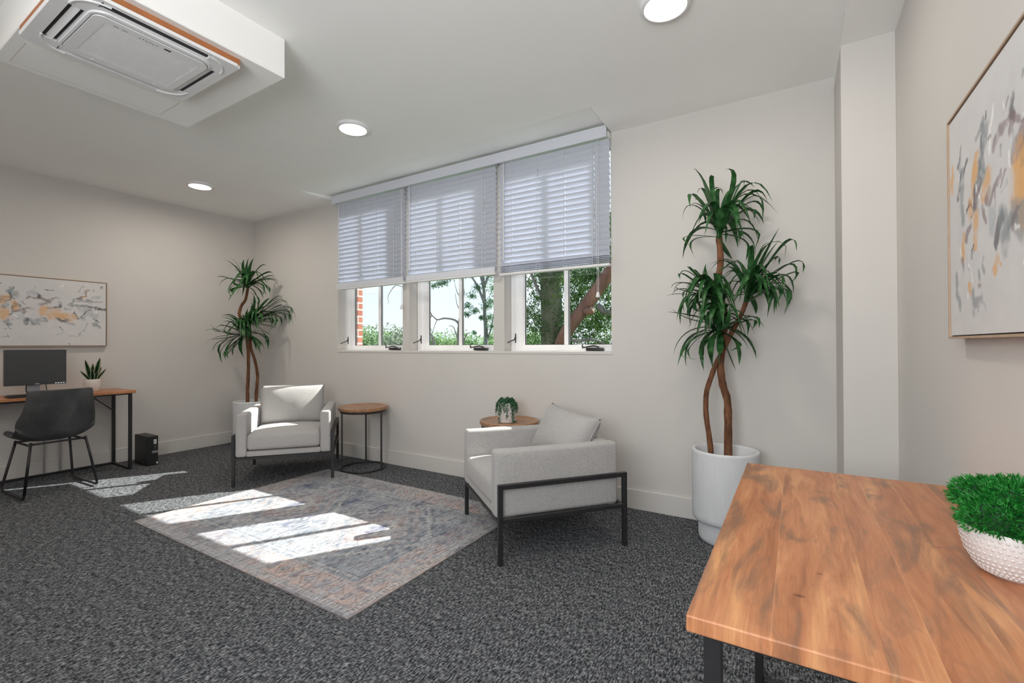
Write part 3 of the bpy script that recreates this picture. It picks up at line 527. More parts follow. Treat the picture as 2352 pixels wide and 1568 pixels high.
# ------------------------------------------------------------------ blinds
def cordline(bm, x, y, z0, z1, r=0.0012): tube(bm, [(x, y, z0), (x, y, z1)], r, 5)
def blind(x0, x1, zbot, label, stacked, tassel_x, tassel_z, open_left):
    root = empty('window_blind', ((x0 + x1) / 2, 3.268, 2.74), 0, label, 'blind', 'white blinds across the window')
    cx = (x0 + x1) / 2; hw = (x1 - x0) / 2
    obj('headrail', box(B(), -hw, hw, -0.025, 0.028, -0.045, -0.002, 0.003), WHITE, root)
    top = -0.075; zb = zbot - 2.74
    zstack = zb + (0.085 if stacked else 0.060)
    n = int(round((top - zstack) / 0.0436)); pitch = (top - zstack) / n
    bm = B(); rr = random.Random(int(abs(x0) * 100))
    holes = [-hw + 0.12, -hw + 0.12 + (2 * hw - 0.24) / 3, hw - 0.12 - (2 * hw - 0.24) / 3, hw - 0.12]
    ang = math.radians(51)
    def slat(zc, a, dx=0.0, w=0.0500):
        # slightly crowned slat, cut into lengths at the rout holes
        m = 4
        xs = [-hw]
        for h in holes: xs += [h - 0.0022, h + 0.0022]
        xs += [hw]
        for k in range(0, len(xs), 2):
            xa, xb = xs[k], xs[k + 1]
            rings = []
            for i in range(m + 1):
                t = (i / m - 0.5) * w; c = 0.0022 * (1 - (2 * i / m - 1) ** 2)
                yy = -t * math.cos(a) - c * math.sin(a); zz = t * math.sin(a) * 1.0 - c * math.cos(a)
                rings.append((yy, zz))
            for off, flip in ((0.0013, False), (-0.0013, True)):
                ny, nz = -math.sin(a) * off, -math.cos(a) * off
                va = [bm.verts.new((xa + dx, y + ny, zc + z + nz)) for y, z in rings]
                vb = [bm.verts.new((xb + dx, y + ny, zc + z + nz)) for y, z in rings]
                for i in range(m):
                    q = (va[i], vb[i], vb[i + 1], va[i + 1])
                    bm.faces.new(q if not flip else q[::-1])
                if flip:
                    for e in (0, m): bm.faces.new((va[e], vb[e], pvb[e], pva[e]))
                pva, pvb = va, vb
        # bridge strips above and below each rout hole
        for h in holes:
            for t0, t1 in ((-0.5, -0.19), (0.19, 0.5)):
                vs = []
                for t, x in ((t0, h - 0.005), (t0, h + 0.005), (t1, h + 0.005), (t1, h - 0.005)):
                    vs.append(bm.verts.new((x + dx, -t * w * math.cos(a), zc + t * w * math.sin(a))))
                bm.faces.new(vs)
    for i in range(n + 1):
        slat(top - i * pitch, ang * (1 + rr.uniform(-0.02, 0.02)), rr.uniform(-0.0015, 0.0015))
    if stacked:
        for i in range(5): slat(zb + 0.030 + i * 0.0125, math.radians(rr.uniform(-9, 4)), rr.uniform(-0.003, 0.003))
    bmesh.ops.recalc_face_normals(bm, faces=bm.faces[:])
    obj('slats', bm, BLIND, root, True, 30)
    obj('bottom_rail', box(B(), -hw, hw, -0.024, 0.024, zb, zb + 0.020, 0.004, 2), WHITE, root, True, 30)
    if not stacked:
        obj('hem_slat', box(B(), -hw, hw, -0.027, -0.022, zb + 0.016, zb + 0.064, 0.002), VALANCE, root)
    for h in (holes[0], holes[1], holes[2], holes[3]):
        bm = B()
        cordline(bm, h - 0.006, -0.0275, zb + 0.01, -0.045); cordline(bm, h + 0.006, 0.0275, zb + 0.01, -0.045)
        tube(bm, [(h, -0.028, zb + 0.012), (h, -0.028, zb + 0.002)], 0.004, 8)
        obj('ladder_cord', bm, WHITE, root)
    bm = B(); xw = -hw + 0.05
    tube(bm, [(xw, -0.034, -0.05), (xw, -0.036, zb + 0.12)], 0.004, 8)
    obj('tilt_wand', bm, WHITE, root, True, 60)
    # lift cords with tassel
    if tassel_x is None: return root
    bm = B(); x = tassel_x - cx
    cordline(bm, x - 0.006, -0.036, tassel_z - 2.74, -0.045, 0.0014); cordline(bm, x + 0.006, -0.036, tassel_z - 2.74, -0.045, 0.0014)
    lc = obj('lift_cord', bm, WHITE, root)
    bm = lathe(B(), [(0, 0), (0.008, 0.0), (0.010, -0.006), (0.016, -0.035), (0.013, -0.040), (0, -0.040)], 16, (x, -0.036, tassel_z - 2.74))
    obj('tassel', bm, WHITE, lc, True, 40)
    return root
blind(-4.178, -3.203, 1.772, 'left white slatted blind above the window with red brick at its edge', False, -3.213, 1.565, True)
blind(-3.163, -2.150, 1.772, 'middle white slatted blind above the bare dead branches outside', False, None, 0, False)
blind(-2.105, -1.153, 1.755, 'right white slatted blind with a bundle of stacked slats at its hem', True, -1.235, 1.565, False)
bm = box(B(), -4.215, -1.157, 3.205, 3.222, 2.684, 2.770, 0.003, 2)
box(bm, -4.215, -4.200, 3.222, 3.30, 2.684, 2.770)
v = obj('blind_valance', bm, VALANCE); tag(v, 'long pale grey-white valance board above all three window blinds', 'valance')

# ------------------------------------------------------------------ ceiling lights
def ceiling_light(x, y, label, e=6.5, proto=[None]):
    root = empty('ceiling_light', (x, y, ZC), 0, label, 'ceiling light', 'round surface ceiling lights')
    obj('light_housing', lathe(B(), [(0.112, 0.0), (0.114, -0.010), (0.108, -0.020), (0.098, -0.0235), (0.094, -0.0225), (0.094, 0.0)], 48), WHITE, root, True, 50)
    obj('diffuser', lathe(B(), [(0.0945, -0.010), (0.0945, -0.0225), (0.085, -0.0255), (0.04, -0.027), (0, -0.0272)], 48), LAMP, root, True, 50)
    ld = bpy.data.lights.new('downlight', 'AREA'); ld.shape = 'DISK'; ld.size = 0.18; ld.energy = e * 1.12; ld.color = (1.0, 0.91, 0.79); ld.spread = math.radians(175)
    lo = bpy.data.objects.new('downlight', ld); COL.objects.link(lo); lo.parent = root; lo.location = (0, 0, -0.03)
    return root
ceiling_light(-4.94, 2.26, 'small round lit ceiling light nearest the left wall', 9)
ceiling_light(-2.703, 2.24, 'round lit ceiling light between the soffit and the window')
ceiling_light(-0.50, 2.18, 'largest round lit ceiling light at the top right of the view')
for x, y, e in ((-0.55, -0.35, 6), (-2.7, -0.35, 6), (-4.94, -0.35, 8)):  # unseen fixtures added to light the room from behind the camera
    ceiling_light(x, y, 'added round lit ceiling light, unseen behind the camera', e)

# ------------------------------------------------------------------ air conditioner cassette
ac = empty('air_conditioner', (-2.5225, 0.8895, SZ), 0, 'white square cassette air conditioner set in the ceiling soffit', 'air conditioner')
bm = box(B(), -0.298, 0.2605, -0.3035, 0.3190, -0.041, -0.0005)
obj('wood_spacer', bm, BROWNFRAME, ac)
X0, X1, Y0, Y1 = -0.2875, 0.2875, -0.3135, 0.3135
slots = [(-0.205, 0.175, Y0 + 0.050, Y0 + 0.100), (-0.205, 0.175, Y1 - 0.090, Y1 - 0.045), (X1 - 0.055, X1 - 0.015, -0.19, 0.19), (X0 + 0.025, X0 + 0.062, -0.19, 0.19)]
slots = [(-0.19, 0.15, Y0 + 0.048, Y0 + 0.098), (-0.19, 0.15, Y1 - 0.092, Y1 - 0.046), (X1 - 0.066, X1 - 0.018, -0.20, 0.19), (X0 + 0.026, X0 + 0.066, -0.20, 0.19)]
xs = sorted({X0, X0 + 0.02, X1 - 0.012, X1} | {a for s in slots for a in s[:2]}); ys = sorted({Y0, Y0 + 0.02, Y1 - 0.02, Y1} | {a for s in slots for a in s[2:]})
bm = plate(B(), xs, ys, slots, -0.054, -0.0415, 'xyz')
for v in bm.verts:   # rounded corners and softened rim
    ex = min(abs(v.co.x - X0), abs(v.co.x - X1)) < 1e-5; ey = min(abs(v.co.y - Y0), abs(v.co.y - Y1)) < 1e-5
    sx = 1 if v.co.x > 0 else -1; sy = 1 if v.co.y > 0 else -1
    if ex and ey: v.co.x -= sx * 0.008; v.co.y -= sy * 0.008
    if v.co.z < -0.05:
        if ex: v.co.x -= sx * 0.004
        if ey: v.co.y -= sy * 0.004
panel = obj('cassette_panel', bm, WHITE, ac)
obj('cavity', box(B(), X0 + 0.02, X1 - 0.012, Y0 + 0.04, Y1 - 0.04, -0.0445, -0.0405), DARKIN, ac)
# raised centre moulding and intake grille
def rrect(x0, x1, y0, y1, r, n=8):
    out = []
    for cx, cy, a0 in ((x1 - r, y1 - r, 0), (x0 + r, y1 - r, 90), (x0 + r, y0 + r, 180), (x1 - r, y0 + r, 270)):
        for k in range(n + 1):
            a = math.radians(a0 + 90 * k / n); out.append((cx + r * math.cos(a), cy + r * math.sin(a)))
    return out
def slab_outline(bm, pts, z0, z1, inset=0.0):
    a = [bm.verts.new((x, y, z1)) for x, y in pts]
    cx = sum(p[0] for p in pts) / len(pts); cy = sum(p[1] for p in pts) / len(pts)
    b = [bm.verts.new((x + (cx - x) * inset, y + (cy - y) * inset, z0)) for x, y in pts]
    bm.faces.new(a); bm.faces.new(b[::-1])
    for i in range(len(pts)):
        j = (i + 1) % len(pts); bm.faces.new((a[i], b[i], b[j], a[j]))
    return bm
def ring_outline(bm, o, i_, z0, z1):
    n = len(o)
    A = [[bm.verts.new((x, y, z)) for x, y in P] for P, z in ((o, z1), (o, z0), (i_, z0), (i_, z1))]
    for a, b in zip(A, A[1:]):
        for k in range(n): bm.faces.new((a[k], b[k], b[(k + 1) % n], a[(k + 1) % n]))
    return bm
gx0, gx1, gy0, gy1 = -0.218, 0.205, -0.212, 0.232
bm = slab_outline(B(), rrect(gx0 - 0.012, gx1 + 0.012, gy0, gy1, 0.06), -0.060, -0.054, 0.012)
bmesh.ops.recalc_face_normals(bm, faces=bm.faces[:])
obj('centre_moulding', bm, WHITE, ac, True, 35)
bm = ring_outline(B(), rrect(gx0 + 0.012, gx1 - 0.012, gy0 + 0.014, gy1 - 0.014, 0.035), rrect(gx0 + 0.055, gx1 - 0.055, gy0 + 0.055, gy1 - 0.045, 0.004), -0.0655, -0.0602)
# fine slats across the grille opening
ny = 46
for i in range(ny):
    x = gx0 + 0.055 + (gx1 - gx0 - 0.11) * (i + 0.5) / ny
    box(bm, x - 0.0021, x + 0.0021, gy0 + 0.052, gy1 - 0.042, -0.0646, -0.0605)
bmesh.ops.recalc_face_normals(bm, faces=bm.faces[:])
gr = obj('intake_grille', bm, WHITE, ac)
obj('filter', box(B(), gx0 + 0.054, gx1 - 0.054, gy0 + 0.054, gy1 - 0.044, -0.0615, -0.0602), GREYM, gr)
o1 = rrect(gx0 + 0.010, gx1 - 0.010, gy0 + 0.012, gy1 - 0.012, 0.036); i1 = rrect(gx0 + 0.0118, gx1 - 0.0118, gy0 + 0.0138, gy1 - 0.0138, 0.035)
obj('grille_seam', ring_outline(B(), o1, i1, -0.0608, -0.0580), DARKIN, gr)
bm = box(B(), gx1 - 0.045, gx1 - 0.034, 0.045, 0.070, -0.0665, -0.0645, 0.001)
obj('sensor_window', bm, BLACKP, ac)
bm = B()
for k in range(6): box(bm, gx1 - 0.048 + (k % 2) * 0.004, gx1 - 0.044 + (k % 2) * 0.004, -0.045 + k * 0.012, -0.039 + k * 0.012, -0.0659, -0.0652)
obj('printed_marks', bm, DARKIN, ac)
bm = B()
for y in (gy0 + 0.08, gy0 + 0.11): box(bm, gx1 - 0.045, gx1 - 0.042, y, y + 0.018, -0.0659, -0.0652)
obj('slot_marks', bm, BLACKP, ac)
for y in (-0.10, 0.14): obj('grille_latch', box(B(), gx0 + 0.016, gx0 + 0.028, y, y + 0.010, -0.0680, -0.0650, 0.002), WHITE, ac)
bm = B()
for (a, b, c, d), ax in zip(slots, 'xxyy'):
    if ax == 'x':
        ym = (c + d) / 2
        vb = box(B(), a + 0.006, b - 0.006, -0.013, 0.013, -0.0012, 0.0012)
        R_ = Matrix.Translation((0, ym, -0.0475)) @ Matrix.Rotation(math.radians(24 if ym > 0 else -24), 4, 'X')
    else:
        xm = (a + b) / 2
        vb = box(B(), -0.012, 0.012, c + 0.006, d - 0.006, -0.0012, 0.0012)
        R_ = Matrix.Translation((xm + (0.010 if xm > 0 else 0), 0, -0.0475)) @ Matrix.Rotation(math.radians(30 if xm > 0 else 4), 4, 'Y')
    bmesh.ops.transform(vb, matrix=R_, verts=vb.verts[:])
    obj('louver_blade', vb, WHITE, ac)
# raised corner arcs
for sx, sy in ((1, 1), (1, -1), (-1, 1), (-1, -1)):
    pts = []
    for k in range(9):
        a = PI / 2 * k / 8
        pts.append((sx * (0.165 + 0.098 * math.cos(a)) - 0.004, sy * (0.175 + 0.098 * math.sin(a)) + 0.006, -0.0555))
    bm = tube(B(), pts, 0.0042, 8)
    obj('corner_ridge', bm, WHITE, ac, True, 60)
hatch = plate(B(), [-3.205, -3.202, -2.954, -2.951], [0.632, 0.635, 1.244, 1.247], [(-3.202, -2.954, 0.635, 1.244)], SZ - 0.0012, SZ + 0.001, 'xyz')
h_ = empty('access_panel', (-3.08, 0.94, SZ), 0, 'flat rectangular access panel in the soffit beside the air conditioner', 'access panel')
bmesh.ops.translate(hatch, vec=(3.08, -0.94, -SZ), verts=hatch.verts[:])
obj('panel_edge', hatch, simple('hatch_edge', (0.70, 0.66, 0.60, 1), 0.6), h_)
obj('panel_door', box(B(), -0.121, 0.125, -0.304, 0.303, -0.0016, -0.0003), CEIL, h_)

# ------------------------------------------------------------------ rug
def seg_noise(X, Y, sc, seed, octaves=4):
    """cheap tiling-free value noise on numpy grids"""
    out = np.zeros_like(X); amp = 1.0; tot = 0
    rng = np.random.RandomState(seed)
    for o in range(octaves):
        g = rng.rand(67, 67)
        x = X * sc * (2 ** o) + o * 13.7; y = Y * sc * (2 ** o) + o * 7.3
        xi = np.floor(x).astype(int); yi = np.floor(y).astype(int); fx = x - xi; fy = y - yi
        fx = fx * fx * (3 - 2 * fx); fy = fy * fy * (3 - 2 * fy)
        a = g[xi % 67, yi % 67]; b = g[(xi + 1) % 67, yi % 67]; c = g[xi % 67, (yi + 1) % 67]; d = g[(xi + 1) % 67, (yi + 1) % 67]
        out += amp * ((a * (1 - fx) + b * fx) * (1 - fy) + (c * (1 - fx) + d * fx) * fy); tot += amp; amp *= 0.5
    return out / tot
def painted_grid(name, w, h, nx, ny, colf, mat, parent, to3):
    """grid mesh w x h whose corners carry the pattern colours"""
    us = np.linspace(0, w, nx + 1); vs = np.linspace(0, h, ny + 1)
    U, V = np.meshgrid(us, vs, indexing='ij')
    co = to3(U.ravel(), V.ravel())
    me = bpy.data.meshes.new(name)
    I, J = np.meshgrid(np.arange(nx), np.arange(ny), indexing='ij')
    a = (I * (ny + 1) + J).ravel(); b = a + ny + 1
    F = np.stack([a, b, b + 1, a + 1], 1).astype(np.int32)
    me.vertices.add(co.shape[0]); me.vertices.foreach_set('co', co.ravel().astype(np.float32))
    me.loops.add(F.size); me.loops.foreach_set('vertex_index', F.ravel())
    me.polygons.add(len(F)); me.polygons.foreach_set('loop_start', np.arange(0, F.size, 4, dtype=np.int32))
    me.update(calc_edges=True); me.validate()
    ca = me.color_attributes.new('paint', 'FLOAT_COLOR', 'POINT')
    C4 = np.ones((co.shape[0], 4), np.float32); C4[:, :3] = colf(U, V).reshape(-1, 3)
    ca.data.foreach_set('color', C4.ravel())
    me.materials.append(mat)
    o = bpy.data.objects.new(name, me); COL.objects.link(o)
    if parent: o.parent = parent
    return o
def lin(r, g, b): return np.array(srgb(r, g, b)[:3])
def sstep(e0, e1, x):
    t = np.clip((x - e0) / (e1 - e0), 0, 1); return t * t * (3 - 2 * t)

RW, RH = 2.15, 1.51
def rug_col(U, V):
    n1 = seg_noise(U, V, 5.5, 1); n2 = seg_noise(U + 3, V, 14, 2); n3 = seg_noise(U * 2.6, V * 0.7, 22, 3, 3); n4 = seg_noise(U, V, 3.0, 5, 3)
    u = U + (n2 - 0.5) * 0.010; v = V + (n1 - 0.5) * 0.012
    grey = lin(150, 154, 160); slate = lin(116, 124, 136); navy = lin(84, 88, 116); cream = lin(190, 188, 186); rose = lin(190, 168, 160); rust = lin(150, 126, 118); char = lin(96, 98, 104)
    C = np.ones(U.shape + (3,)) * grey
    def lay(col, m, k=1.0):
        nonlocal C
        m = np.clip(m * k, 0, 1)[..., None]; C = C * (1 - m) + col * m
    lay(slate, sstep(0.46, 0.60, n1), 0.75); lay(cream, sstep(0.54, 0.66, n2), 0.55); lay(navy, sstep(0.56, 0.70, seg_noise(U + 9, V + 4, 4.2, 7)), 0.75)
    ed = np.minimum(np.minimum(u, RW - u), np.minimum(v, RH - v))           # distance to the edge
    ang = np.where(np.minimum(u, RW - u) < np.minimum(v, RH - v), v, u)      # coordinate along the border
    def band(a, b, s=0.002): return sstep(a - s, a + s, ed) * (1 - sstep(b - s, b + s, ed))
    lay(rose, band(0.0, 0.22) * (0.35 + 0.9 * sstep(0.42, 0.6, n4)), 0.8)
    lay(cream, band(0.018, 0.055), 0.6); lay(char, band(0.055, 0.060) + band(0.012, 0.016) + band(0.20, 0.206) + band(0.235, 0.24), 0.55)
    sq = np.abs(((ang / 0.045) % 1) - 0.5)
    lay(char, band(0.024, 0.048) * (sq < 0.3) * (sq > 0.12), 0.6)
    # guard motifs in the main border
    mo = np.abs(((ang / 0.20) % 1) - 0.5) * 0.20; de = np.abs(ed - 0.13)
    r = mo + de
    lay(rust, (np.abs(r - 0.055) < 0.008) * band(0.06, 0.2), 0.7); lay(slate, (r < 0.035) * band(0.06, 0.2), 0.6); lay(cream, (r < 0.012), 0.7)
    lay(navy, (np.abs(mo - 0.1) < 0.014) * (de < 0.045), 0.55)
    # two stepped medallions and their frames
    for k, cx in enumerate((RW * 0.30, RW * 0.70)):
        cy = RH / 2
        st = 0.03
        dx = np.floor(np.abs(u - cx) / st) * st; dy = np.floor(np.abs(v - cy) / st) * st
        d = dx / 0.40 + dy / 0.46
        inn = ed > 0.24
        lay(cream, inn * (np.abs(d - 1.0) < 0.05), 0.75); lay(char, inn * (np.abs(d - 1.09) < 0.03), 0.65); lay(rose, inn * (d < 0.80), 0.45)
        lay(slate, inn * (np.abs(d - 0.62) < 0.06), 0.8); lay(rust, inn * (np.abs(d - 0.42) < 0.05), 0.7); lay(cream, inn * (d < 0.30), 0.8)
        lay(navy, inn * (d < 0.14), 0.8)
        g = np.maximum(np.abs(u - cx) / 0.47, np.abs(v - cy) / 0.50)
        lay(cream, inn * (np.abs(g - 1) < 0.012), 0.7); lay(char, inn * (np.abs(g - 0.965) < 0.008), 0.6)
    cu = np.abs(((u / 0.145) % 1) - 0.5); cv = np.abs(((v / 0.145) % 1) - 0.5)
    lay(rust, (ed > 0.25) * (np.abs(cu + cv - 0.32) < 0.05) * (n4 > 0.5), 0.5); lay(navy, (ed > 0.25) * (cu + cv < 0.14) * (n4 < 0.53), 0.55)
    # abrasion: worn, bleached threads
    wear = 0.08 + sstep(0.40, 0.56, n3) * 0.45 + sstep(0.46, 0.62, n2) * 0.28
    lay(lin(168, 171, 176), wear)
    lay(lin(112, 114, 120), sstep(0.60, 0.76, seg_noise(U * 3.0, V * 0.8, 26, 11, 3)), 0.55)
    return C * 1.02
rug = empty('area_rug', (-3.795, 1.332, 0), 0, 'distressed grey and blush patterned area rug between the two armchairs', 'rug')
bmr = box(B(), 0, RW, 0, RH, 0.001, 0.0065)
obj('rug_backing', bmr, simple('rug_edge', srgb(150, 142, 138), 0.9), rug)
painted_grid('rug_pile', RW, RH, 560, 390, rug_col, RUGM, rug, lambda u, v: np.stack([u, v, 0.0075 + 0.0008 * np.sin(u * 9) * np.sin(v * 7)], 1))

# ------------------------------------------------------------------ paintings
COLS = {'o': lin(222, 172, 112), 'g': lin(138, 146, 150), 'd': lin(84, 86, 92), 'm': lin(132, 112, 116), 'w': lin(250, 250, 250), 'l': lin(178, 184, 188), 'r': lin(150, 96, 84)}
def make_canvas_col(strokes, tov, w, h, seed, aspect, side=1):
    def f(U, V):
        n1 = seg_noise(U, V, 4, seed); n2 = seg_noise(U, V, 26, seed + 1, 4); n3 = seg_noise(U + 5, V + 2, 9, seed + 2)
        base = lin(214, 212, 212)
        C = np.ones(U.shape + (3,)) * base
        C += (n1[..., None] - 0.5) * np.array([0.10, 0.09, 0.08]) + (n2[..., None] - 0.5) * 0.06
        du = (n3 - 0.5) * 0.022 + (n2 - 0.5) * 0.040; dv = (seg_noise(U + 2, V + 8, 11, seed + 3) - 0.5) * 0.022 + (seg_noise(U, V, 30, seed + 6) - 0.5) * 0.03
        rng = random.Random(seed); jr = random.Random(seed + 50)
        allst = list(strokes)
        allst += [([(y - side * 0.60, z + jr.uniform(-0.04, 0.04)) for y, z in p_], wd_, c_, s_) for p_, wd_, c_, s_ in strokes[::2]]
        for _ in range(46):
            p_, wd_, c_, s_ = allst[jr.randrange(len(allst))]; y0_, z0_ = p_[jr.randrange(len(p_))]
            y0_ += jr.gauss(0, 0.03); z0_ += jr.gauss(0, 0.05)
            allst.append(([(y0_, z0_), (y0_ + jr.uniform(-0.03, 0.03), z0_ + jr.uniform(-0.05, 0.05))], jr.uniform(0.004, 0.010), jr.choice('gmdlwgm'), 0.5))
        for pts, wd, c, soft in allst:
            P = [tov(*p) for p in pts]
            d = np.full(U.shape, 9.0)
            for (ax, ay), (bx, by) in zip(P, P[1:]) if len(P) > 1 else [(P[0], P[0])]:
                vx, vy = bx - ax, by - ay; L2 = vx * vx + vy * vy + 1e-9
                t = np.clip(((U + du * aspect - ax) * vx + (V + dv - ay) * vy) / L2, 0, 1)
                d = np.minimum(d, np.hypot(U + du * aspect - ax - t * vx, V + dv - ay - t * vy))
            hw = wd * 0.64
            m = 1 - sstep(hw * 0.55, hw * 1.25, d)
            br = sstep(0.30, 0.55, seg_noise(U * 1.6 + rng.random() * 9, V * 1.6, 24, seed + 9))
            m = m * (0.42 + 0.5 * br) * (0.85 if c in 'odr' else 0.75)
            C = C * (1 - m[..., None]) + COLS[c] * m[..., None]
        return np.clip(C, 0.01, 0.95)
    return f
def painting(name_root, loc, rz, w, h, colf, label, nx, ny, depth=0.035):
    """local frame: X along the wall to the viewer's right, -Y out of the wall"""
    root = empty('canvas_painting', loc, rz, label, 'painting')
    bm = plate(B(), [0, 0.006, w - 0.006, w], [0, 0.006, h - 0.006, h], [(0.006, w - 0.006, 0.006, h - 0.006)], -depth, -0.001, 'xzy')
    obj('picture_frame', bm, CANFRAME, root)
    bm = plate(B(), [0.006, 0.0095, w - 0.0095, w - 0.006], [0.006, 0.0095, h - 0.0095, h - 0.006], [(0.0095, w - 0.0095, 0.0095, h - 0.0095)], -depth + 0.008, -0.002, 'xzy')
    obj('shadow_gap', bm, CANLINE, root)
    painted_grid('canvas', w - 0.019, h - 0.019, nx, ny, colf, CANVAS, root, lambda u, v: np.stack([u + 0.0095, np.full_like(u, -depth + 0.004), v + 0.0095], 1))
    obj('stretcher', box(B(), 0.0095, w - 0.0095, -depth + 0.006, -0.002, 0.0095, h - 0.0095), CANFRAME, root)
    return root
PW, PH = 1.27, 0.632
# left wall painting (viewer looks toward -x): viewer's right is +y
cL = make_canvas_col(STROKES_L, lambda y, z: (y - (1.832 - PW) - 0.0095, z - 1.178 - 0.0095), PW, PH, 21, 1.6)
painting('L', (XL, 1.832 - PW, 1.178), PI / 2, PW, PH, cL, 'wide abstract painting in grey and ochre on the left wall above the monitor', 420, 210)
# right wall painting (viewer looks toward +x): viewer's right is -y
cR = make_canvas_col(STROKES_R, lambda y, z: (1.842 - y - 0.0095, z - 1.193 - 0.0095), PW, PH, 41, 0.6)
painting('R', (XR, 1.842, 1.193), -PI / 2, PW, PH + 0.006, cR, 'large abstract painting with ochre streaks on the right wall above the wooden desk', 520, 260)

# ------------------------------------------------------------------ armchairs
def pillow(bm, w, h, t, crown=0.35, nu=22, nv=18, corner=0.0):
    """puffed cushion in the X-Z plane, thickness along Y, centred"""
    def side(sg):
        g = []
        for i in range(nu + 1):
            row = []
            for j in range(nv + 1):
                u = 2 * i / nu - 1; v = 2 * j / nv - 1
                e = (max(0, 1 - abs(u) ** 5) * max(0, 1 - abs(v) ** 5)) ** 0.42
                puff = (1 - u * u) * (1 - v * v)
                x = u * w / 2 * (1 - 0.022 * (1 - v * v) * 0 - 0.03 * (v * v) * 0) * (1 - corner * (1 - abs(v) ** 3))
                z = v * h / 2 * (1 - corner * (1 - abs(u) ** 3))
                wob = 0.004 * noise.noise(Vector((x * 9, z * 9, sg * 3)))
                y = sg * (t * 0.5 * e * (1 - crown) + t * 0.5 * crown * puff + wob * e)
                row.append((x, y, z))
            g.append(row)
        return g
    A = side(1); Bk = side(-1); va = {}; vb = {}
    for i in range(nu + 1):
        for j in range(nv + 1):
            va[i, j] = bm.verts.new(A[i][j])
            edge = i in (0, nu) or j in (0, nv)
            vb[i, j] = va[i, j] if edge else bm.verts.new(Bk[i][j])
    for i in range(nu):
        for j in range(nv):
            bm.faces.new((va[i, j], va[i, j + 1], va[i + 1, j + 1], va[i + 1, j]))
            q = (vb[i, j], vb[i + 1, j], vb[i + 1, j + 1], vb[i, j + 1])
            if len(set(q)) == 4:
                try: bm.faces.new(q)
                except ValueError: pass
    return bm

def armchair(loc, rz, label, cush, on_rug=()):
    root = empty('armchair', loc, rz, label, 'armchair', 'grey upholstered armchairs')
    W, D = 0.3875, 0.3825
    for sx in (-1, 1):
        for sy in (-1, 1):
            obj('leg', box(B(), sx * W - 0.0125, sx * W + 0.0125, sy * D - 0.0125, sy * D + 0.0125, 0.0092 if (sx, sy) in on_rug else 0.0, 0.43, 0.0015), BLACKM, root)
        obj('side_rail', box(B(), sx * W - 0.0125, sx * W + 0.0125, -D, D, 0.4052, 0.4298, 0.0015), BLACKM, root)
        obj('side_rail', box(B(), sx * W - 0.0125, sx * W + 0.0125, -D, D, 0.226, 0.248, 0.0015), BLACKM, root)
    obj('cross_rail', box(B(), -W, W, -D + 0.0 - 0.0125, -D + 0.0125, 0.220, 0.240, 0.0015), BLACKM, root)
    obj('cross_rail', box(B(), -W, W, D - 0.0125, D + 0.0125, 0.220, 0.240, 0.0015), BLACKM, root)
    for sx in (-1, 1):
        bm = box(B(), min(sx * 0.373, sx * 0.287), max(sx * 0.373, sx * 0.287), -0.405, 0.352, 0.243, 0.606, 0.022, 5)
        bmesh.ops.subdivide_edges(bm, edges=[e for e in bm.edges if e.calc_length() > 0.2], cuts=6, use_grid_fill=True)
        for v in bm.verts:
            q = v.co
            v.co.z += 0.004 * noise.noise(q * 6) * (1 if q.z > 0.5 else 0); v.co.x += 0.0025 * noise.noise(q * 9 + Vector((3, 3, 3)))
        obj('arm', bm, FABRIC, root, True, 60)
    obj('back', box(B(), -0.290, 0.290, 0.262, 0.354, 0.243, 0.598, 0.022, 5), FABRIC, root, True, 60)
    obj('seat_base', box(B(), -0.289, 0.289, -0.395, 0.27, 0.243, 0.290, 0.010, 3), FABRIC, root, True, 60)
    # seat cushion
    bm = box(B(), -0.286, 0.286, -0.408, 0.262, 0.298, 0.430, 0.028, 5)
    bmesh.ops.subdivide_edges(bm, edges=[e for e in bm.edges if e.calc_length() > 0.08], cuts=9, use_grid_fill=True)
    for v in bm.verts:
        u = v.co.x / 0.286; w = (v.co.y + 0.073) / 0.335
        k = max(0, 1 - u * u) * max(0, 1 - w * w)
        if v.co.z > 0.38: v.co.z += 0.028 * k ** 0.6
        if v.co.y < -0.36: v.co.y -= 0.010 * max(0, 1 - u * u) * (1 - ((v.co.z - 0.364) / 0.07) ** 2)
    seat = obj('seat_cushion', bm, FABRIC, root, True, 60)
    bm = B()
    o = rrect(-0.280, 0.280, -0.402, 0.256, 0.03, 4)
    tube(bm, [(x, y, 0.4105) for x, y in o], 0.0035, 6, closed=True)
    obj('piping', bm, FABRIC, seat, True)
    # loose back cushion
    cw, ch, ct, px, py, pz, tilt, yaw, roll, corner = cush
    bm = pillow(B(), cw, ch, ct, 0.45, corner=corner)
    bmesh.ops.transform(bm, matrix=Matrix.Translation((px, py, pz)) @ Euler((tilt, roll, yaw)).to_matrix().to_4x4(), verts=bm.verts[:])
    bc = obj('back_cushion', bm, FABRIC, root, True)
    bm = B(); M = Matrix.Translation((px, py, pz)) @ Euler((tilt, roll, yaw)).to_matrix().to_4x4()
    pts = []
    for k in range(4):
        for s in range(10):
            t = -1 + 2 * s / 10
            u, v = ((t, 1), (1, -t), (-t, -1), (-1, t))[k]
            pts.append(M @ Vector((u * cw / 2 * (1 - corner * (1 - abs(v) ** 3)), 0, v * ch / 2 * (1 - corner * (1 - abs(u) ** 3)))))
    tube(bm, pts, 0.0035, 6, closed=True)
    obj('seam', bm, FABRIC, bc, True)
    return root
armchair((-4.048, 2.636, 0), math.radians(48.97), 'grey armchair facing the room in front of the corner palm, sunlit on its cushion',
         (0.565, 0.365, 0.19, -0.005, 0.140, 0.615, math.radians(-14), 0.0, 0.0, 0.01), ((1, -1),))
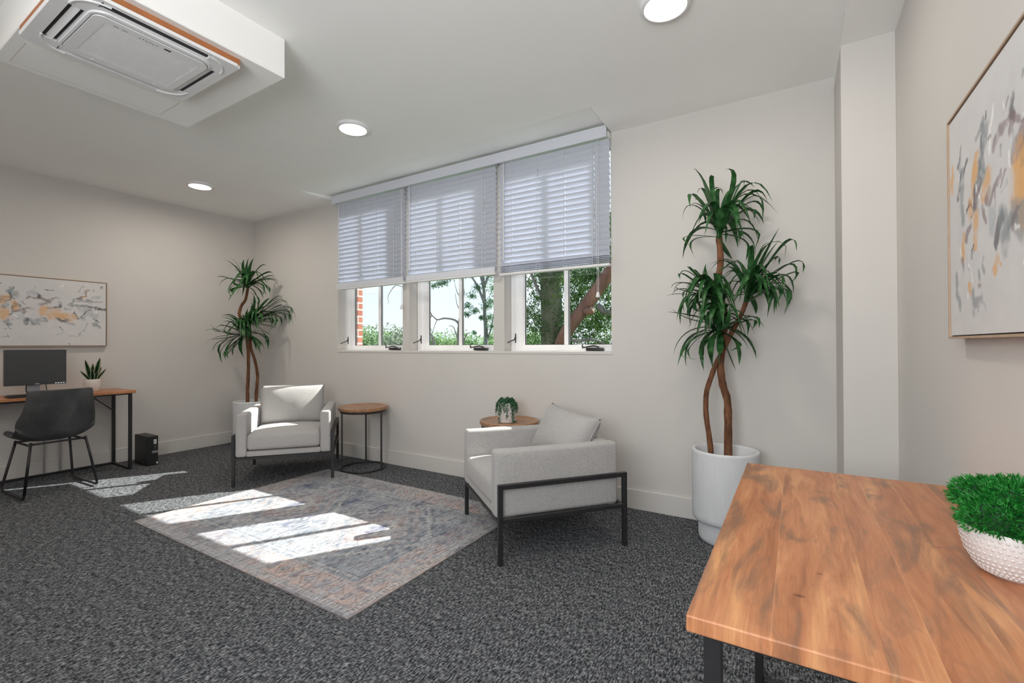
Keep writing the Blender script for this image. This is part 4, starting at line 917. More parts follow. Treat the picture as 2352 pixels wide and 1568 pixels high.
armchair((-1.406, 2.625, 0), math.radians(-39.65), 'grey armchair seen from its side at the right end of the rug',
         (0.53, 0.350, 0.235, 0.000, 0.180, 0.592, math.radians(-27), math.radians(11), math.radians(5), 0.085), ((-1, -1),))

# ------------------------------------------------------------------ round side tables
def side_table(loc, rz, label):
    root = empty('side_table', loc, rz, label, 'side table', 'round wood and metal side tables')
    R_ = 0.228
    obj('tabletop', lathe(B(), [(0, 0.588), (0.195, 0.588), (0.203, 0.590), (0.212, 0.597), (0.223, 0.597), (R_, 0.592), (R_, 0.572), (0.218, 0.560), (0.205, 0.556), (0, 0.556)], 64), WOOD_TOP, root, True, 40)
    obj('top_ring', tube(B(), [(0.205 * math.cos(a), 0.205 * math.sin(a), 0.548) for a in [2 * PI * k / 48 for k in range(48)]], 0.008, 8, closed=True), BLACKM, root, True)
    obj('base_ring', tube(B(), [(0.205 * math.cos(a), 0.205 * math.sin(a), 0.0085) for a in [2 * PI * k / 48 for k in range(48)]], 0.0085, 8, closed=True), BLACKM, root, True)
    for d in (80, 200, 320):
        a = math.radians(d); x, y = 0.205 * math.cos(a), 0.205 * math.sin(a)
        obj('leg', box(B(), x - 0.008, x + 0.008, y - 0.008, y + 0.008, 0.006, 0.552), BLACKM, root)
    return root
side_table((-3.555, 3.062, 0), math.radians(52), 'round wooden side table with black legs under the window, next to the sunlit armchair')
side_table((-1.905, 3.068, 0), math.radians(10), 'round wooden side table holding the trailing plant behind the right armchair')

# trailing plant in whitewashed pot
tp = empty('trailing_plant', (-1.885, 3.005, 0.589), 0, 'small trailing green plant in a ribbed whitewashed pot on the side table', 'potted plant')
prof = [(0, 0), (0.058, 0.0), (0.062, 0.004)]
for k in range(12):
    z = 0.008 + k * 0.0115; r = 0.0635 + 0.006 * math.sin(k / 12 * PI * 0.8)
    prof += [(r + 0.0015, z), (r - 0.001, z + 0.006)]
prof += [(0.066, 0.148), (0.062, 0.150), (0.059, 0.146), (0.058, 0.125), (0, 0.125)]
obj('pot', lathe(B(), prof, 40), POTR, tp, True, 50)
bm = B(); rr = random.Random(5)
def pearl(p, s):
    d = Vector((rr.uniform(-1, 1), rr.uniform(-1, 1), rr.uniform(-.3, 1))).normalized(); x, y = frame_of(d)
    a = bm.verts.new(p - d * s); c = bm.verts.new(p + d * s * 1.1)
    ring = [bm.verts.new(p + (x * math.cos(t) + y * math.sin(t)) * s * 0.45) for t in (0, PI / 2, PI, 3 * PI / 2)]
    for k in range(4):
        bm.faces.new((a, ring[(k + 1) % 4], ring[k])); bm.faces.new((c, ring[k], ring[(k + 1) % 4]))
strands = []
for k in range(46):
    a = rr.uniform(0, 2 * PI); L = rr.uniform(0.02, 0.07)
    strands.append((a, L))
strands += [(math.radians(-105), 0.150), (math.radians(-100), 0.13), (math.radians(-30), 0.155), (math.radians(-24), 0.16), (math.radians(-60), 0.105), (math.radians(-55), 0.095), (math.radians(-150), 0.09), (math.radians(200), 0.08), (math.radians(-20), 0.12)]
for a, L in strands:
    r0 = rr.uniform(0.0, 0.03); top = 0.165 + rr.uniform(0, 0.025)
    pts = [Vector((r0 * math.cos(a), r0 * math.sin(a), top - 0.02)), Vector((0.045 * math.cos(a), 0.045 * math.sin(a), top)), Vector((0.078 * math.cos(a), 0.078 * math.sin(a), 0.140)), Vector((0.084 * math.cos(a), 0.084 * math.sin(a), 0.140 - L))]
    tot = 0
    for p, q in zip(pts, pts[1:]):
        n = max(2, int((q - p).length / 0.0042))
        for i in range(n):
            c = p.lerp(q, i / n) + Vector((rr.gauss(0, .0042), rr.gauss(0, .0042), rr.gauss(0, .003)))
            if c.z < 0.006: continue
            pearl(c, rr.uniform(0.0045, 0.0075))
for k in range(40): pearl(Vector((0.098 * math.cos(-0.42) + rr.gauss(0, .006), 0.098 * math.sin(-0.42) + rr.gauss(0, .006), 0.012 + abs(rr.gauss(0, .006)))), 0.006)
obj('foliage', bm, PEARL, tp)

# ------------------------------------------------------------------ tall corner palms
def planter(root):
    n = 288
    prof_foot = [(0.0, 0.002), (0.140, 0.002), (0.149, 0.012), (0.153, 0.03), (0.153, 0.135)]
    obj('planter_foot', lathe(B(), prof_foot, n, rib=0.0011, ribn=72), POTW, root, True, 60)
    prof = [(0.150, 0.128), (0.176, 0.126), (0.185, 0.138), (0.1865, 0.16), (0.1865, 0.528)]
    body = obj('planter_body', lathe(B(), prof, n, rib=0.0013, ribn=96), POTW, root, True, 60)
    obj('planter_rim', lathe(B(), [(0.1868, 0.526), (0.187, 0.540), (0.184, 0.546), (0.176, 0.547), (0.168, 0.544), (0.165, 0.53), (0.163, 0.40), (0.0, 0.40)], 96), POTW, body, True, 60)
    obj('soil', lathe(B(), [(0.163, 0.462), (0.08, 0.468), (0.0, 0.47)], 40), SOIL, root, True)
def palm(loc, rz, label, trunks, tufts, dz, seed, wbase, rads, leafdepth, lim):
    root = empty('potted_dracaena', loc, rz, label, 'potted plant', 'tall potted plants')
    planter(root); rr = random.Random(seed)
    for ti, tr in enumerate(trunks):
        bm = B(); pts = []; rad = []
        m = len(tr)
        for i, (s, z) in enumerate(tr):
            nn = 4
            if i < m - 1:
                s2, z2 = tr[i + 1]
                for k in range(nn):
                    t = k / nn; pts.append((s + (s2 - s) * t + rr.uniform(-.0015, .0015), dz[ti] * math.sin(min(1, (z - 0.4) / 1.3) * PI) + rr.uniform(-.002, .002), z + (z2 - z) * t))
                    rad.append(rads[ti] * (1 - 0.25 * (i + t) / m) * (1 + rr.uniform(-.07, .10)))
            else:
                pts.append((s, 0, z)); rad.append(rads[ti] * 0.72)
        if tr[0][1] < 0.7: pts[0] = (pts[0][0], pts[0][1], 0.455)
        sm = []
        for i in range(len(pts)):
            a = Vector(pts[max(0, i - 1)]); b = Vector(pts[i]); c = Vector(pts[min(len(pts) - 1, i + 1)])
            sm.append(b if i in (0, len(pts) - 1) else (a + b * 2 + c) / 4)
        tube(bm, sm, rad, 10)
        obj('trunk', bm, TRUNK, root, True)
    for (b, leaves) in tufts:
        bm = B(); base = Vector((b[0], -0.015, b[1]))
        for (ms, mz, ts, tz, w) in leaves:
            w = min(w, 1.25)
            L = math.hypot(ts - b[0], tz - b[1])
            dm = rr.uniform(-0.5, 0.5) * leafdepth; dt = dm * 1.7
            b0 = base + Vector((rr.uniform(-.012, .012), rr.uniform(-.012, .012), rr.uniform(-.02, .05)))
            # mid point given lies on the leaf
            if rr.random() < 0.75:
                j = lambda q: rr.gauss(0, q)
                m2, t2 = (ms + j(.022), mz + j(.018)), (ts + j(.035), tz + j(.035)); d2 = rr.uniform(-1.0, 0.3) * leafdepth
                ribbon(bm, b0, (m2[0], min(d2, lim(m2[0])), m2[1]), (t2[0], min(d2 * 1.6, lim(t2[0])), t2[1]), wbase * 0.9 * w, 8, 0.15, rnd=rr.uniform(-0.5, 0.5))
            ribbon(bm, b0, (ms, min(dm, lim(ms)), mz), (ts, min(dt, lim(ts)), tz), wbase * w, 9, 0.16 if w < 1.2 else 0.1, rnd=rr.uniform(-0.5, 0.5))
        # inner leaves of the crown, mostly toward and away from the room
        for k in range(16):
            a = rr.uniform(PI * 1.0, PI * 2.0) if k > 4 else rr.uniform(0, 2 * PI); ax = Vector((0, 0, 1))
            mean = sum((Vector((l[2] - b[0], 0, l[3] - b[1])) for l in leaves), Vector()) / len(leaves)
            el = rr.uniform(0.1, 1.2); R_ = rr.uniform(0.6, 1.0) * leafdepth * 1.9
            out = Vector((math.cos(a) * 0.75, math.sin(a) * 0.9, 0))
            mid = base + out * R_ * 0.5 * math.cos(el * 0.7) + Vector((mean.x * 0.4, 0, 0.06 + 0.14 * math.sin(el)))
            tip = base + out * R_ * 0.95 + Vector((mean.x * 0.5, 0, -0.10 + 0.16 * math.sin(el)))
            for q in (mid, tip): q.y = min(q.y, lim(q.x))
            ribbon(bm, base + Vector((0, 0, rr.uniform(0, .04))), mid, tip, wbase * rr.uniform(0.8, 1.3), 8, 0.15, rnd=rr.uniform(-.4, .4))
        # sheath of young leaves round the stem
        for k in range(7):
            a = 2 * PI * k / 7; o_ = Vector((math.cos(a), math.sin(a), 0))
            ribbon(bm, base + o_ * 0.008 - Vector((0, 0, 0.01)), base + o_ * 0.020 + Vector((0, 0, 0.07)), base + o_ * 0.05 + Vector((0, 0, 0.13)), wbase * 0.9, 4, 0.3)
        obj('leaf_crown', bm, LEAF, root, True)
    return root
palm((-0.365, 3.060, 0), math.atan2(-(-0.365) * 1.0, 3.06), 'tall potted palm-like plant in a ribbed white planter beside the wooden desk', TRUNKS_A, TUFTS_A, (0.045, 0.035, 0.02), 11, 0.033, (0.0235, 0.0165, 0.02), 0.17, lambda s: 0.19 - 0.12 * s)
palm((-5.366, 3.000, 0), math.atan2(5.366, 3.084), 'tall potted palm-like plant in the far corner behind the sunlit armchair', TRUNKS_B, TUFTS_B, (0.04, 0.03), 12, 0.034, (0.018, 0.019), 0.18, lambda s: min((0.255 - 0.867 * s) / 0.498, (0.47 + 0.498 * s) / 0.867))

# ------------------------------------------------------------------ desks
def desk(loc, rz, label, length, depth, wood, H=0.757):
    """local: X across the depth (0 at the open side), Y along the length"""
    root = empty('writing_desk', loc, rz, label, 'desk', 'wood-topped desks')
    obj('desktop', box(B(), 0, depth, 0, length, H - 0.026, H, 0.0025, 2), wood, root)
    a0, a1, b0, b1 = 0.022, depth - 0.030, 0.022, length - 0.028
    t = 0.0255
    for x in (a0, a1):
        for y in (b0, b1): obj('leg', box(B(), x, x + t, y, y + t, 0, H - 0.026, 0.0015), BLACKM, root)
    bm = B()
    for y in (b0, b1): box(bm, a0 + t, a1, y, y + t, H - 0.0395, H - 0.0265)
    for x in (a0, a1): box(bm, x, x + t, b0 + t, b1, H - 0.0395, H - 0.0265)
    obj('top_frame', bm, BLACKM, root)
    for y in (b0, b1): obj('side_stretcher', box(B(), a0 + t, a1, y, y + t, 0.0, 0.022, 0.0015), BLACKM, root)
    obj('back_stretcher', box(B(), a1, a1 + t, b0 + t, b1, 0.0, 0.022, 0.0015), BLACKM, root)
    return root
dn = desk((-0.149, 0.762, 0), 0, 'wood-topped desk with black frame in the right foreground holding a green plant bowl', 1.085, 0.545, WOOD_NEAR)
# far desk: open side faces +x, length runs along y
df = desk((-5.412, 1.918, 0), PI, 'wood-topped desk with black frame under the painting on the left wall', 1.09, 0.445, WOOD_FAR)
bm = tube(B(), [(0.40, 0.035, 0.53), (0.40, 0.26, 0.735)], 0.005, 6)
tube(bm, [(0.40, 0.037, 0.50), (0.40, 0.045, 0.54)], 0.008, 6)
obj('brace', bm, BLACKM, df)
for y in (0.53, 0.42):
    obj('support_post', box(B(), 0.428, 0.436, y, y + 0.012, 0.022, 0.735), GREYM, df)

# ------------------------------------------------------------------ desk chair
def desk_chair(loc, rz, label):
    root = empty('desk_chair', loc, rz, label, 'chair')     # local +X is forward
    prof = [(-0.300, 0.838, 0.188), (-0.295, 0.80, 0.196), (-0.280, 0.72, 0.205), (-0.262, 0.64, 0.214), (-0.240, 0.56, 0.226), (-0.210, 0.49, 0.236), (-0.165, 0.445, 0.240), (-0.09, 0.425, 0.238), (0.0, 0.425, 0.236), (0.09, 0.432, 0.234), (0.16, 0.440, 0.228), (0.21, 0.438, 0.205), (0.235, 0.425, 0.17)]
    bm = B(); n = 18; rows = []
    P = []
    for i in range(len(prof) - 1):
        for k in range(3):
            t = k / 3; P.append(tuple(prof[i][q] + (prof[i + 1][q] - prof[i][q]) * t for q in range(3)))
    P.append(prof[-1])
    for it in range(1):
        P = [P[0]] + [tuple((P[i - 1][q] + 2 * P[i][q] + P[i + 1][q]) / 4 for q in range(3)) for i in range(1, len(P) - 1)] + [P[-1]]
    for i, (f, z, hw) in enumerate(P):
        s = i / (len(P) - 1)
        back = max(0, 1 - s / 0.5); row = []
        for k in range(n + 1):
            u = 2 * k / n - 1
            wrap = 0.085 * back ** 0.5 * (u * u) if back > 0 else 0
            mid = math.exp(-((s - 0.42) / 0.14) ** 2)
            lift = 0.05 * (1 - back) * abs(u) ** 3 + 0.055 * mid * abs(u) ** 3
            row.append(bm.verts.new((f + wrap + 0.03 * mid * u * u, u * hw, z + lift - (0.008 * u ** 8 if i < 1 else 0))))
        rows.append(row)
    for a, b in zip(rows, rows[1:]):
        for k in range(n): bm.faces.new((a[k], a[k + 1], b[k + 1], b[k]))
    bmesh.ops.recalc_face_normals(bm, faces=bm.faces[:])
    sh = obj('seat_shell', bm, LEATHER, root, True)
    md = sh.modifiers.new('thick', 'SOLIDIFY'); md.thickness = 0.020; md.offset = 0
    bv = sh.modifiers.new('soft', 'BEVEL'); bv.width = 0.006; bv.segments = 2
    for sy in (-1, 1):
        pts = []
        key = [(-0.185, sy * 0.165, 0.43), (-0.255, sy * 0.222, 0.02), (0.235, sy * 0.222, 0.02), (0.13, sy * 0.165, 0.415)]
        V3 = [Vector(p) for p in key]
        path = [V3[0], V3[0].lerp(V3[1], 0.92)]
        for c, d1, d2 in ((V3[1], V3[0], V3[2]), (V3[2], V3[1], V3[3])):
            a = c + (d1 - c).normalized() * 0.035; b = c + (d2 - c).normalized() * 0.035
            for k in range(6):
                t = k / 5; path.append(a * (1 - t) ** 2 + c * 2 * t * (1 - t) + b * t * t)
        path += [V3[3]]
        for p in path: p.z = max(p.z, 0.0105)
        obj('sled_leg', tube(B(), path, 0.0095, 8), BLACKM, root, True)
    bm = tube(B(), [(-0.185, -0.165, 0.415), (-0.185, 0.165, 0.415)], 0.008, 8); tube(bm, [(0.13, -0.165, 0.405), (0.13, 0.165, 0.405)], 0.008, 8)
    for sy in (-1, 1): tube(bm, [(-0.187, sy * 0.168, 0.405), (0.13, sy * 0.165, 0.405)], 0.008, 8)
    obj('under_frame', bm, BLACKM, root, True)
    return root
desk_chair((-5.262, 1.278, 0), PI + math.radians(3), 'charcoal bucket desk chair on black sled legs at the far desk')

# ------------------------------------------------------------------ computer things
mon = empty('computer_monitor', (-5.60, 1.270, 0.757), math.radians(90), 'dark flat computer monitor switched off on the far desk', 'monitor')  # local -Y faces the room
W2, H2, zb = 0.192, 0.302, 0.092
bm = box(B(), -W2, W2, -0.020, 0.018, zb, zb + H2, 0.004, 2)
obj('monitor_housing', bm, BEZEL, mon)
obj('screen', box(B(), -W2 + 0.014, W2 - 0.014, -0.0212, -0.0190, zb + 0.020, zb + H2 - 0.014), SCREEN, mon)
bm = box(B(), -0.010, 0.018, -0.0216, -0.0196, zb + 0.006, zb + 0.011)
obj('nameplate', bm, LABEL, mon)
for k in range(4): obj('status_light', box(B(), 0.118 + k * 0.017, 0.127 + k * 0.017, -0.0216, -0.0196, zb + 0.007, zb + 0.0115), LED, mon)
bm = box(B(), -0.045, 0.030, 0.018, 0.040, 0.008, 0.22, 0.003); box(bm, -0.10, 0.10, -0.028, 0.10, 0.0, 0.010, 0.004, 2)
obj('stand', bm, simple('silver_stand', (0.42, 0.43, 0.46, 1), 0.35, 0.3), mon)
bm = tube(B(), [(-0.055, 0.01, zb + 0.01), (-0.06, 0.0, 0.05), (-0.05, 0.0, 0.012)], 0.004, 6)
obj('cable', bm, BLACKP, mon, True)
obj('cable', tube(B(), [(0.07, 0.03, zb), (0.08, 0.035, 0.02)], 0.003, 6), BLACKP, mon, True)
kb = empty('keyboard', (-5.495, 1.265, 0.757), math.radians(90), 'black keyboard lying in front of the monitor on the far desk', 'keyboard')
obj('keyboard_body', box(B(), -0.19, 0.19, -0.065, 0.065, 0.0, 0.016, 0.004, 2), BLACKP, kb)
for r in range(5):
    bm = B()
    for k in range(15): box(bm, -0.180 + k * 0.0242, -0.180 + k * 0.0242 + 0.020, -0.058 + r * 0.0235, -0.039 + r * 0.0235, 0.016, 0.021, 0.0015)
    obj('key_row', bm, BLACKP, kb)
ms = empty('computer_mouse', (-5.50, 1.585, 0.757), math.radians(80), 'black computer mouse beside the chair back on the far desk', 'computer mouse')
bm = B(); bmesh.ops.create_uvsphere(bm, u_segments=20, v_segments=12, radius=1)
for v in bm.verts: v.co = Vector((v.co.x * 0.030, v.co.y * 0.055, max(0, v.co.z) * 0.034))
obj('mouse_body', bm, BLACKP, ms, True)
obj('scroll_wheel', box(B(), -0.003, 0.003, -0.040, -0.020, 0.024, 0.031, 0.001), GREYM, ms)

pc = empty('computer_tower', (-5.561, 2.056, 0), 0, 'small black computer tower standing on the carpet right of the far desk', 'computer')
obj('computer_case', box(B(), -0.141, 0.139, -0.047, 0.047, 0.004, 0.289, 0.002), BLACKP, pc)
obj('front_bezel', box(B(), 0.139, 0.1425, -0.046, 0.046, 0.006, 0.287, 0.001), BLACKP, pc)
obj('sticker', box(B(), 0.1425, 0.1432, 0.008, 0.032, 0.212, 0.256), LABEL, pc)
bm = B()
for k in range(3): box(bm, 0.1432, 0.1436, 0.014 + k * 0.004, 0.016 + k * 0.004, 0.222 + k * 0.004, 0.245 - k * 0.004)
obj('sticker_mark', bm, BLACKP, pc)
bm = B()
for k in range(3): box(bm, 0.1425, 0.1430, 0.016, 0.026, 0.165 + k * 0.013, 0.171 + k * 0.013)
obj('port_marks', bm, LABELG, pc)
obj('drive_label', box(B(), 0.1425, 0.1431, -0.006, 0.044, 0.122, 0.146), LABELG, pc)
obj('corner_sticker', box(B(), 0.1425, 0.1431, 0.030, 0.044, 0.014, 0.032), LABEL, pc)
for x in (-0.12, 0.12):
    for y in (-0.038, 0.038): obj('foot', box(B(), x - 0.01, x + 0.01, y - 0.006, y + 0.006, 0, 0.005), BLACKP, pc)

# snake plant
sp = empty('snake_plant', (-5.60, 1.648, 0.757), 0, 'small snake plant with cream-edged leaves in a glazed pot on the far desk', 'potted plant')
obj('pot', lathe(B(), [(0, 0), (0.052, 0), (0.058, 0.006), (0.0635, 0.05), (0.063, 0.09), (0.060, 0.114), (0.056, 0.116), (0.053, 0.110), (0.053, 0.098), (0, 0.098)], 48), POTC, sp, True, 60)
SNG = mat_leaf('snake_leaf_centre', (0.004, 0.03, 0.014, 1), (0.01, 0.07, 0.03, 1), (0.05, 0.15, 0.07, 1), 0.05, 0.35, 60)
SNC = simple('snake_leaf_edge', (0.55, 0.60, 0.42, 1), 0.4, var=0.05)
rr = random.Random(3)
def blade(base, tip, w, fw, twist):
    """flat pointed blade with cream margins and a green middle"""
    def strip(bm, a, b, off):
        rows = []; n = 12; base_, tip_ = Vector(base), Vector(tip); d = (tip_ - base_)
        s = Vector((math.sin(twist) * 1.0, math.cos(twist), 0)); nn = s.cross(d.normalized())
        for i in range(n + 1):
            t = i / n; ww = w * 1.35 * (0.62 + 0.55 * math.sin(min(1, t * 1.3) * PI * 0.5)) * (1 - t ** 3.2) * 0.5
            bend = nn * (0.010 * t * t) + s * fw * t * t
            p = base_ + d * t + bend
            rows.append([bm.verts.new(p + s * ww * q + nn * (0.006 * q * q + off)) for q in (a, (a + b) / 2, b)])
        for r0, r1 in zip(rows, rows[1:]):
            for k in range(2): bm.faces.new((r0[k], r0[k + 1], r1[k + 1], r1[k]))
        return bm
    g = strip(B(), -0.56, 0.56, 0.0); bmesh.ops.solidify(g, geom=g.faces[:], thickness=0.0025)
    lf = obj('leaf', g, SNG, sp, True)
    e = strip(B(), -1.0, -0.50, 0.0014); strip(e, 0.50, 1.0, 0.0014); bmesh.ops.solidify(e, geom=e.faces[:], thickness=0.0049)
    obj('leaf_margin', e, SNC, lf, True)
for b, t, w, fw, tw in (((0.01, -0.015, 0.10), (0.02, -0.052, 0.300), 0.030, -0.010, 0.1), ((0.0, 0.015, 0.10), (0.0, 0.040, 0.315), 0.036, 0.010, -0.1),
                        ((0.015, -0.02, 0.10), (0.03, -0.085, 0.205), 0.022, -0.012, 0.3), ((0.01, 0.025, 0.10), (0.01, 0.080, 0.210), 0.022, 0.012, -0.2),
                        ((-0.01, 0.02, 0.10), (-0.02, 0.062, 0.225), 0.020, 0.006, 0.0), ((-0.01, 0.0, 0.10), (-0.02, 0.010, 0.262), 0.026, 0.0, 0.4),
                        ((0.02, -0.005, 0.10), (0.03, -0.012, 0.215), 0.028, 0.0, 0.1), ((0.02, 0.012, 0.10), (0.03, 0.020, 0.195), 0.026, 0.0, -0.2), ((-0.015, -0.01, 0.10), (-0.03, -0.03, 0.20), 0.022, 0.0, 0.3)):
    blade(b, t, w, fw, tw)

# ------------------------------------------------------------------ plant bowl on the near desk
bw = empty('plant_bowl', (0.340, 1.200, 0.757), 0, 'bright green bushy plant in a white dotted bowl on the right foreground desk', 'potted plant')
BR = [(0, 0.0), (0.040, 0.0), (0.045, 0.003), (0.056, 0.016), (0.067, 0.036), (0.0735, 0.060), (0.0755, 0.084), (0.074, 0.087), (0.071, 0.084), (0.067, 0.068), (0, 0.068)]
bowl = obj('bowl', lathe(B(), BR, 72), simple('white_pearl_ceramic', (0.72, 0.70, 0.70, 1), 0.3, var=0.02), bw, True, 60)
bm = B()
def bowl_pt(s):
    P_ = [(0.047, 0.005), (0.056, 0.016), (0.067, 0.036), (0.0735, 0.060), (0.0755, 0.080)]
    t = s * (len(P_) - 1); i = min(int(t), len(P_) - 2); f = t - i
    return P_[i][0] + (P_[i + 1][0] - P_[i][0]) * f, P_[i][1] + (P_[i + 1][1] - P_[i][1]) * f
for r in range(9):
    rad, z = bowl_pt((r + 0.6) / 9.2); n = 48
    for k in range(n):
        a = 2 * PI * (k + (r % 2) * 0.5) / n; c = Vector((rad * math.cos(a), rad * math.sin(a), z)); o = Vector((math.cos(a) * 0.85, math.sin(a) * 0.85, -0.5)).normalized(); x, y = frame_of(o)
        top = bm.verts.new(c + o * 0.0020); ring = [bm.verts.new(c + (x * math.cos(t) + y * math.sin(t)) * 0.0032) for t in [2 * PI * q / 6 for q in range(6)]]; ring2 = [bm.verts.new(c + o * 0.0014 + (x * math.cos(t) + y * math.sin(t)) * 0.0022) for t in [2 * PI * q / 6 for q in range(6)]]
        for q in range(6):
            bm.faces.new((ring[q], ring[(q + 1) % 6], ring2[(q + 1) % 6], ring2[q])); bm.faces.new((ring2[q], ring2[(q + 1) % 6], top))
bmesh.ops.recalc_face_normals(bm, faces=bm.faces[:])
obj('raised_dots', bm, bowl.data.materials[0], bowl, True)
bm = B(); rr = random.Random(8)
lobes = [((-0.024, -0.022, 0.102), 0.067), ((0.020, -0.034, 0.104), 0.065), ((-0.034, 0.026, 0.128), 0.056), ((0.008, 0.036, 0.130), 0.060), ((0.004, 0.0, 0.126), 0.062)]
for (c, R_) in lobes:
    c = Vector(c)
    for k in range(1250):
        d = Vector((rr.gauss(0, 1), rr.gauss(0, 1), rr.gauss(0, 1))).normalized()
        if d.z < -0.45: continue
        p = c + Vector((d.x, d.y, d.z * 0.72)) * R_ * rr.uniform(0.62, 0.93)
        if p.z < 0.076: continue
                # a tiny sprig of needles
        for q in range(5):
            e = (d + Vector((rr.gauss(0, .42), rr.gauss(0, .42), rr.gauss(0, .42) + 0.15))).normalized(); L = rr.uniform(0.006, 0.0125)
            s = e.cross(Vector((rr.gauss(0, 1), rr.gauss(0, 1), rr.gauss(0, 1)))).normalized() * 0.0008
            t = p + e * L
            if t.x > 0.076 or t.z < 0.072: continue
            a = bm.verts.new(p - s); b = bm.verts.new(p + s); m1 = bm.verts.new(p + e * L * 0.6 + s * 0.9); m0 = bm.verts.new(p + e * L * 0.6 - s * 0.9); tt = bm.verts.new(t)
            bm.faces.new((a, b, m1, m0)); bm.faces.new((m0, m1, tt))
obj('foliage', bm, MOSS, bw)
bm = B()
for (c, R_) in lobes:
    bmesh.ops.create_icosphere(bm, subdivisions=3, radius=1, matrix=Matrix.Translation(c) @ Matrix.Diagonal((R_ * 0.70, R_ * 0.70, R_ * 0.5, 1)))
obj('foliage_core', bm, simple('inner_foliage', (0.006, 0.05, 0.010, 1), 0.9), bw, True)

# ------------------------------------------------------------------ outdoors
def polar(az, dist, z): a = math.radians(az); return Vector((math.sin(a) * dist, math.cos(a) * dist, z))
struct('ground', box(B(), -70, 20, YW + 0.3, 80, -3.4, -3.2), GRASS)
def leaves(bm, c, rad, n, size, rr, squash=1.0, shell=0.45):
    c = Vector(c)
    for k in range(n):
        d = Vector((rr.gauss(0, 1), rr.gauss(0, 1), rr.gauss(0, 1))).normalized()
        r = rad * (shell + (1 - shell) * rr.random()) * (1 + 0.22 * noise.noise(d * 2.3 + c))
        p = c + Vector((d.x, d.y, d.z * squash)) * r
        s = size * rr.uniform(0.6, 1.3); nx_ = (d + Vector((rr.gauss(0, .6), rr.gauss(0, .6), rr.gauss(0, .6)))).normalized()
        x, y = frame_of(nx_); a = rr.uniform(0, 2 * PI); u = x * math.cos(a) + y * math.sin(a); v = nx_.cross(u)
        bm.faces.new([bm.verts.new(p - u * s), bm.verts.new(p + v * s * 0.45 - u * s * 0.1), bm.verts.new(p + u * s), bm.verts.new(p - v * s * 0.45 - u * s * 0.1)])
    return bm
def bush(az, dist, top, rad, mat, label, seed, n=5200, size=0.10):
    rr = random.Random(seed); p = polar(az, dist, -3.2)
    root = empty('background_tree', p, 0, label, 'tree', 'trees beyond the windows')
    bm = B(); zc = top - rad * 0.8 + 3.2
    for k in range(5):
        a = rr.uniform(0, 2 * PI); leaves(bm, (math.cos(a) * rad * 0.55, math.sin(a) * rad * 0.55, zc + rr.uniform(-.5, .1) * rad), rad * rr.uniform(.45, .65), n // 6, size, rr)
    leaves(bm, (0, 0, zc), rad, n // 2, size, rr, 0.8, 0.2)
    obj('crown', bm, mat, root)
    obj('trunk', tube(B(), [(0, 0, 0), (0.1, 0, zc)], [0.22, 0.12], 8), BARKG, root, True)
k = 0
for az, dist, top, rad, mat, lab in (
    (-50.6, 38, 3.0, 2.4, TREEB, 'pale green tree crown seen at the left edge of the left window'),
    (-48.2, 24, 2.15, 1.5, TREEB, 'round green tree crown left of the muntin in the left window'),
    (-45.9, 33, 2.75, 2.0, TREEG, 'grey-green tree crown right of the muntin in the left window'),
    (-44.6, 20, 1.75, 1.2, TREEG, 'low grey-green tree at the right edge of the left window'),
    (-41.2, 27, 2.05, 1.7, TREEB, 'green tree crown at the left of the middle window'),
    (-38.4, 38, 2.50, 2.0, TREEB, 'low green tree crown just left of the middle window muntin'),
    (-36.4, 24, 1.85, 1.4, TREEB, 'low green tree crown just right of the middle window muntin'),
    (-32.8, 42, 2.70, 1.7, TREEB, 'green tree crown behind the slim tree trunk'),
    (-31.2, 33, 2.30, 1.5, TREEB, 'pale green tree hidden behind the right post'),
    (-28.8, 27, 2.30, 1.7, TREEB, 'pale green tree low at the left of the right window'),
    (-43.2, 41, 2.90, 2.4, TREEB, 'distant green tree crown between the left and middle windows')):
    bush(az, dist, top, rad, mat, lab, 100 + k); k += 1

def branch(bm, pts, r0, r1, n=7):
    m = len(pts); P = []
    pts = [Vector(p) for p in pts]
    for i in range(m - 1):
        for q in range(4):
            t = q / 4; a = pts[max(0, i - 1)]; b = pts[i]; c = pts[i + 1]; d = pts[min(m - 1, i + 2)]
            P.append(0.5 * ((2 * b) + (c - a) * t + (2 * a - 5 * b + 4 * c - d) * t * t + (3 * b - a - 3 * c + d) * t ** 3))
    P.append(pts[-1]); L = len(P)
    return tube(bm, P, [r0 + (r1 - r0) * i / (L - 1) for i in range(L)], n)

# slim feathery tree seen through the middle window
b = polar(-34.6, 14, -3.2)
st = empty('slim_tree', b, 0, 'slim grey-stemmed tree with feathery leaves right of the middle window muntin', 'tree')
def st_p(az, z): return polar(az, 14, z) - b
bm = B()
branch(bm, [(0, 0, 0), st_p(-34.65, 1.2), st_p(-34.8, 2.1), st_p(-34.9, 2.9), st_p(-35.3, 4.2), st_p(-34.8, 5.5)], 0.075, 0.03)
branch(bm, [st_p(-34.85, 2.45), st_p(-35.8, 3.0), st_p(-37.0, 3.45), st_p(-38.0, 3.9)], 0.045, 0.015)
branch(bm, [st_p(-34.9, 2.9), st_p(-34.2, 3.4), st_p(-33.4, 4.2)], 0.05, 0.02)
branch(bm, [st_p(-34.9, 2.9), st_p(-35.6, 3.6), st_p(-36.4, 4.6)], 0.045, 0.02)
branch(bm, [st_p(-34.7, 1.2), st_p(-34.0, 1.7), st_p(-33.5, 2.4)], 0.03, 0.012)
branch(bm, [st_p(-36.5, 3.3), st_p(-38.5, 3.25), st_p(-40.4, 3.0)], 0.02, 0.008)
obj('trunk', bm, BARKG, st, True)
bm = B(); rr = random.Random(44)
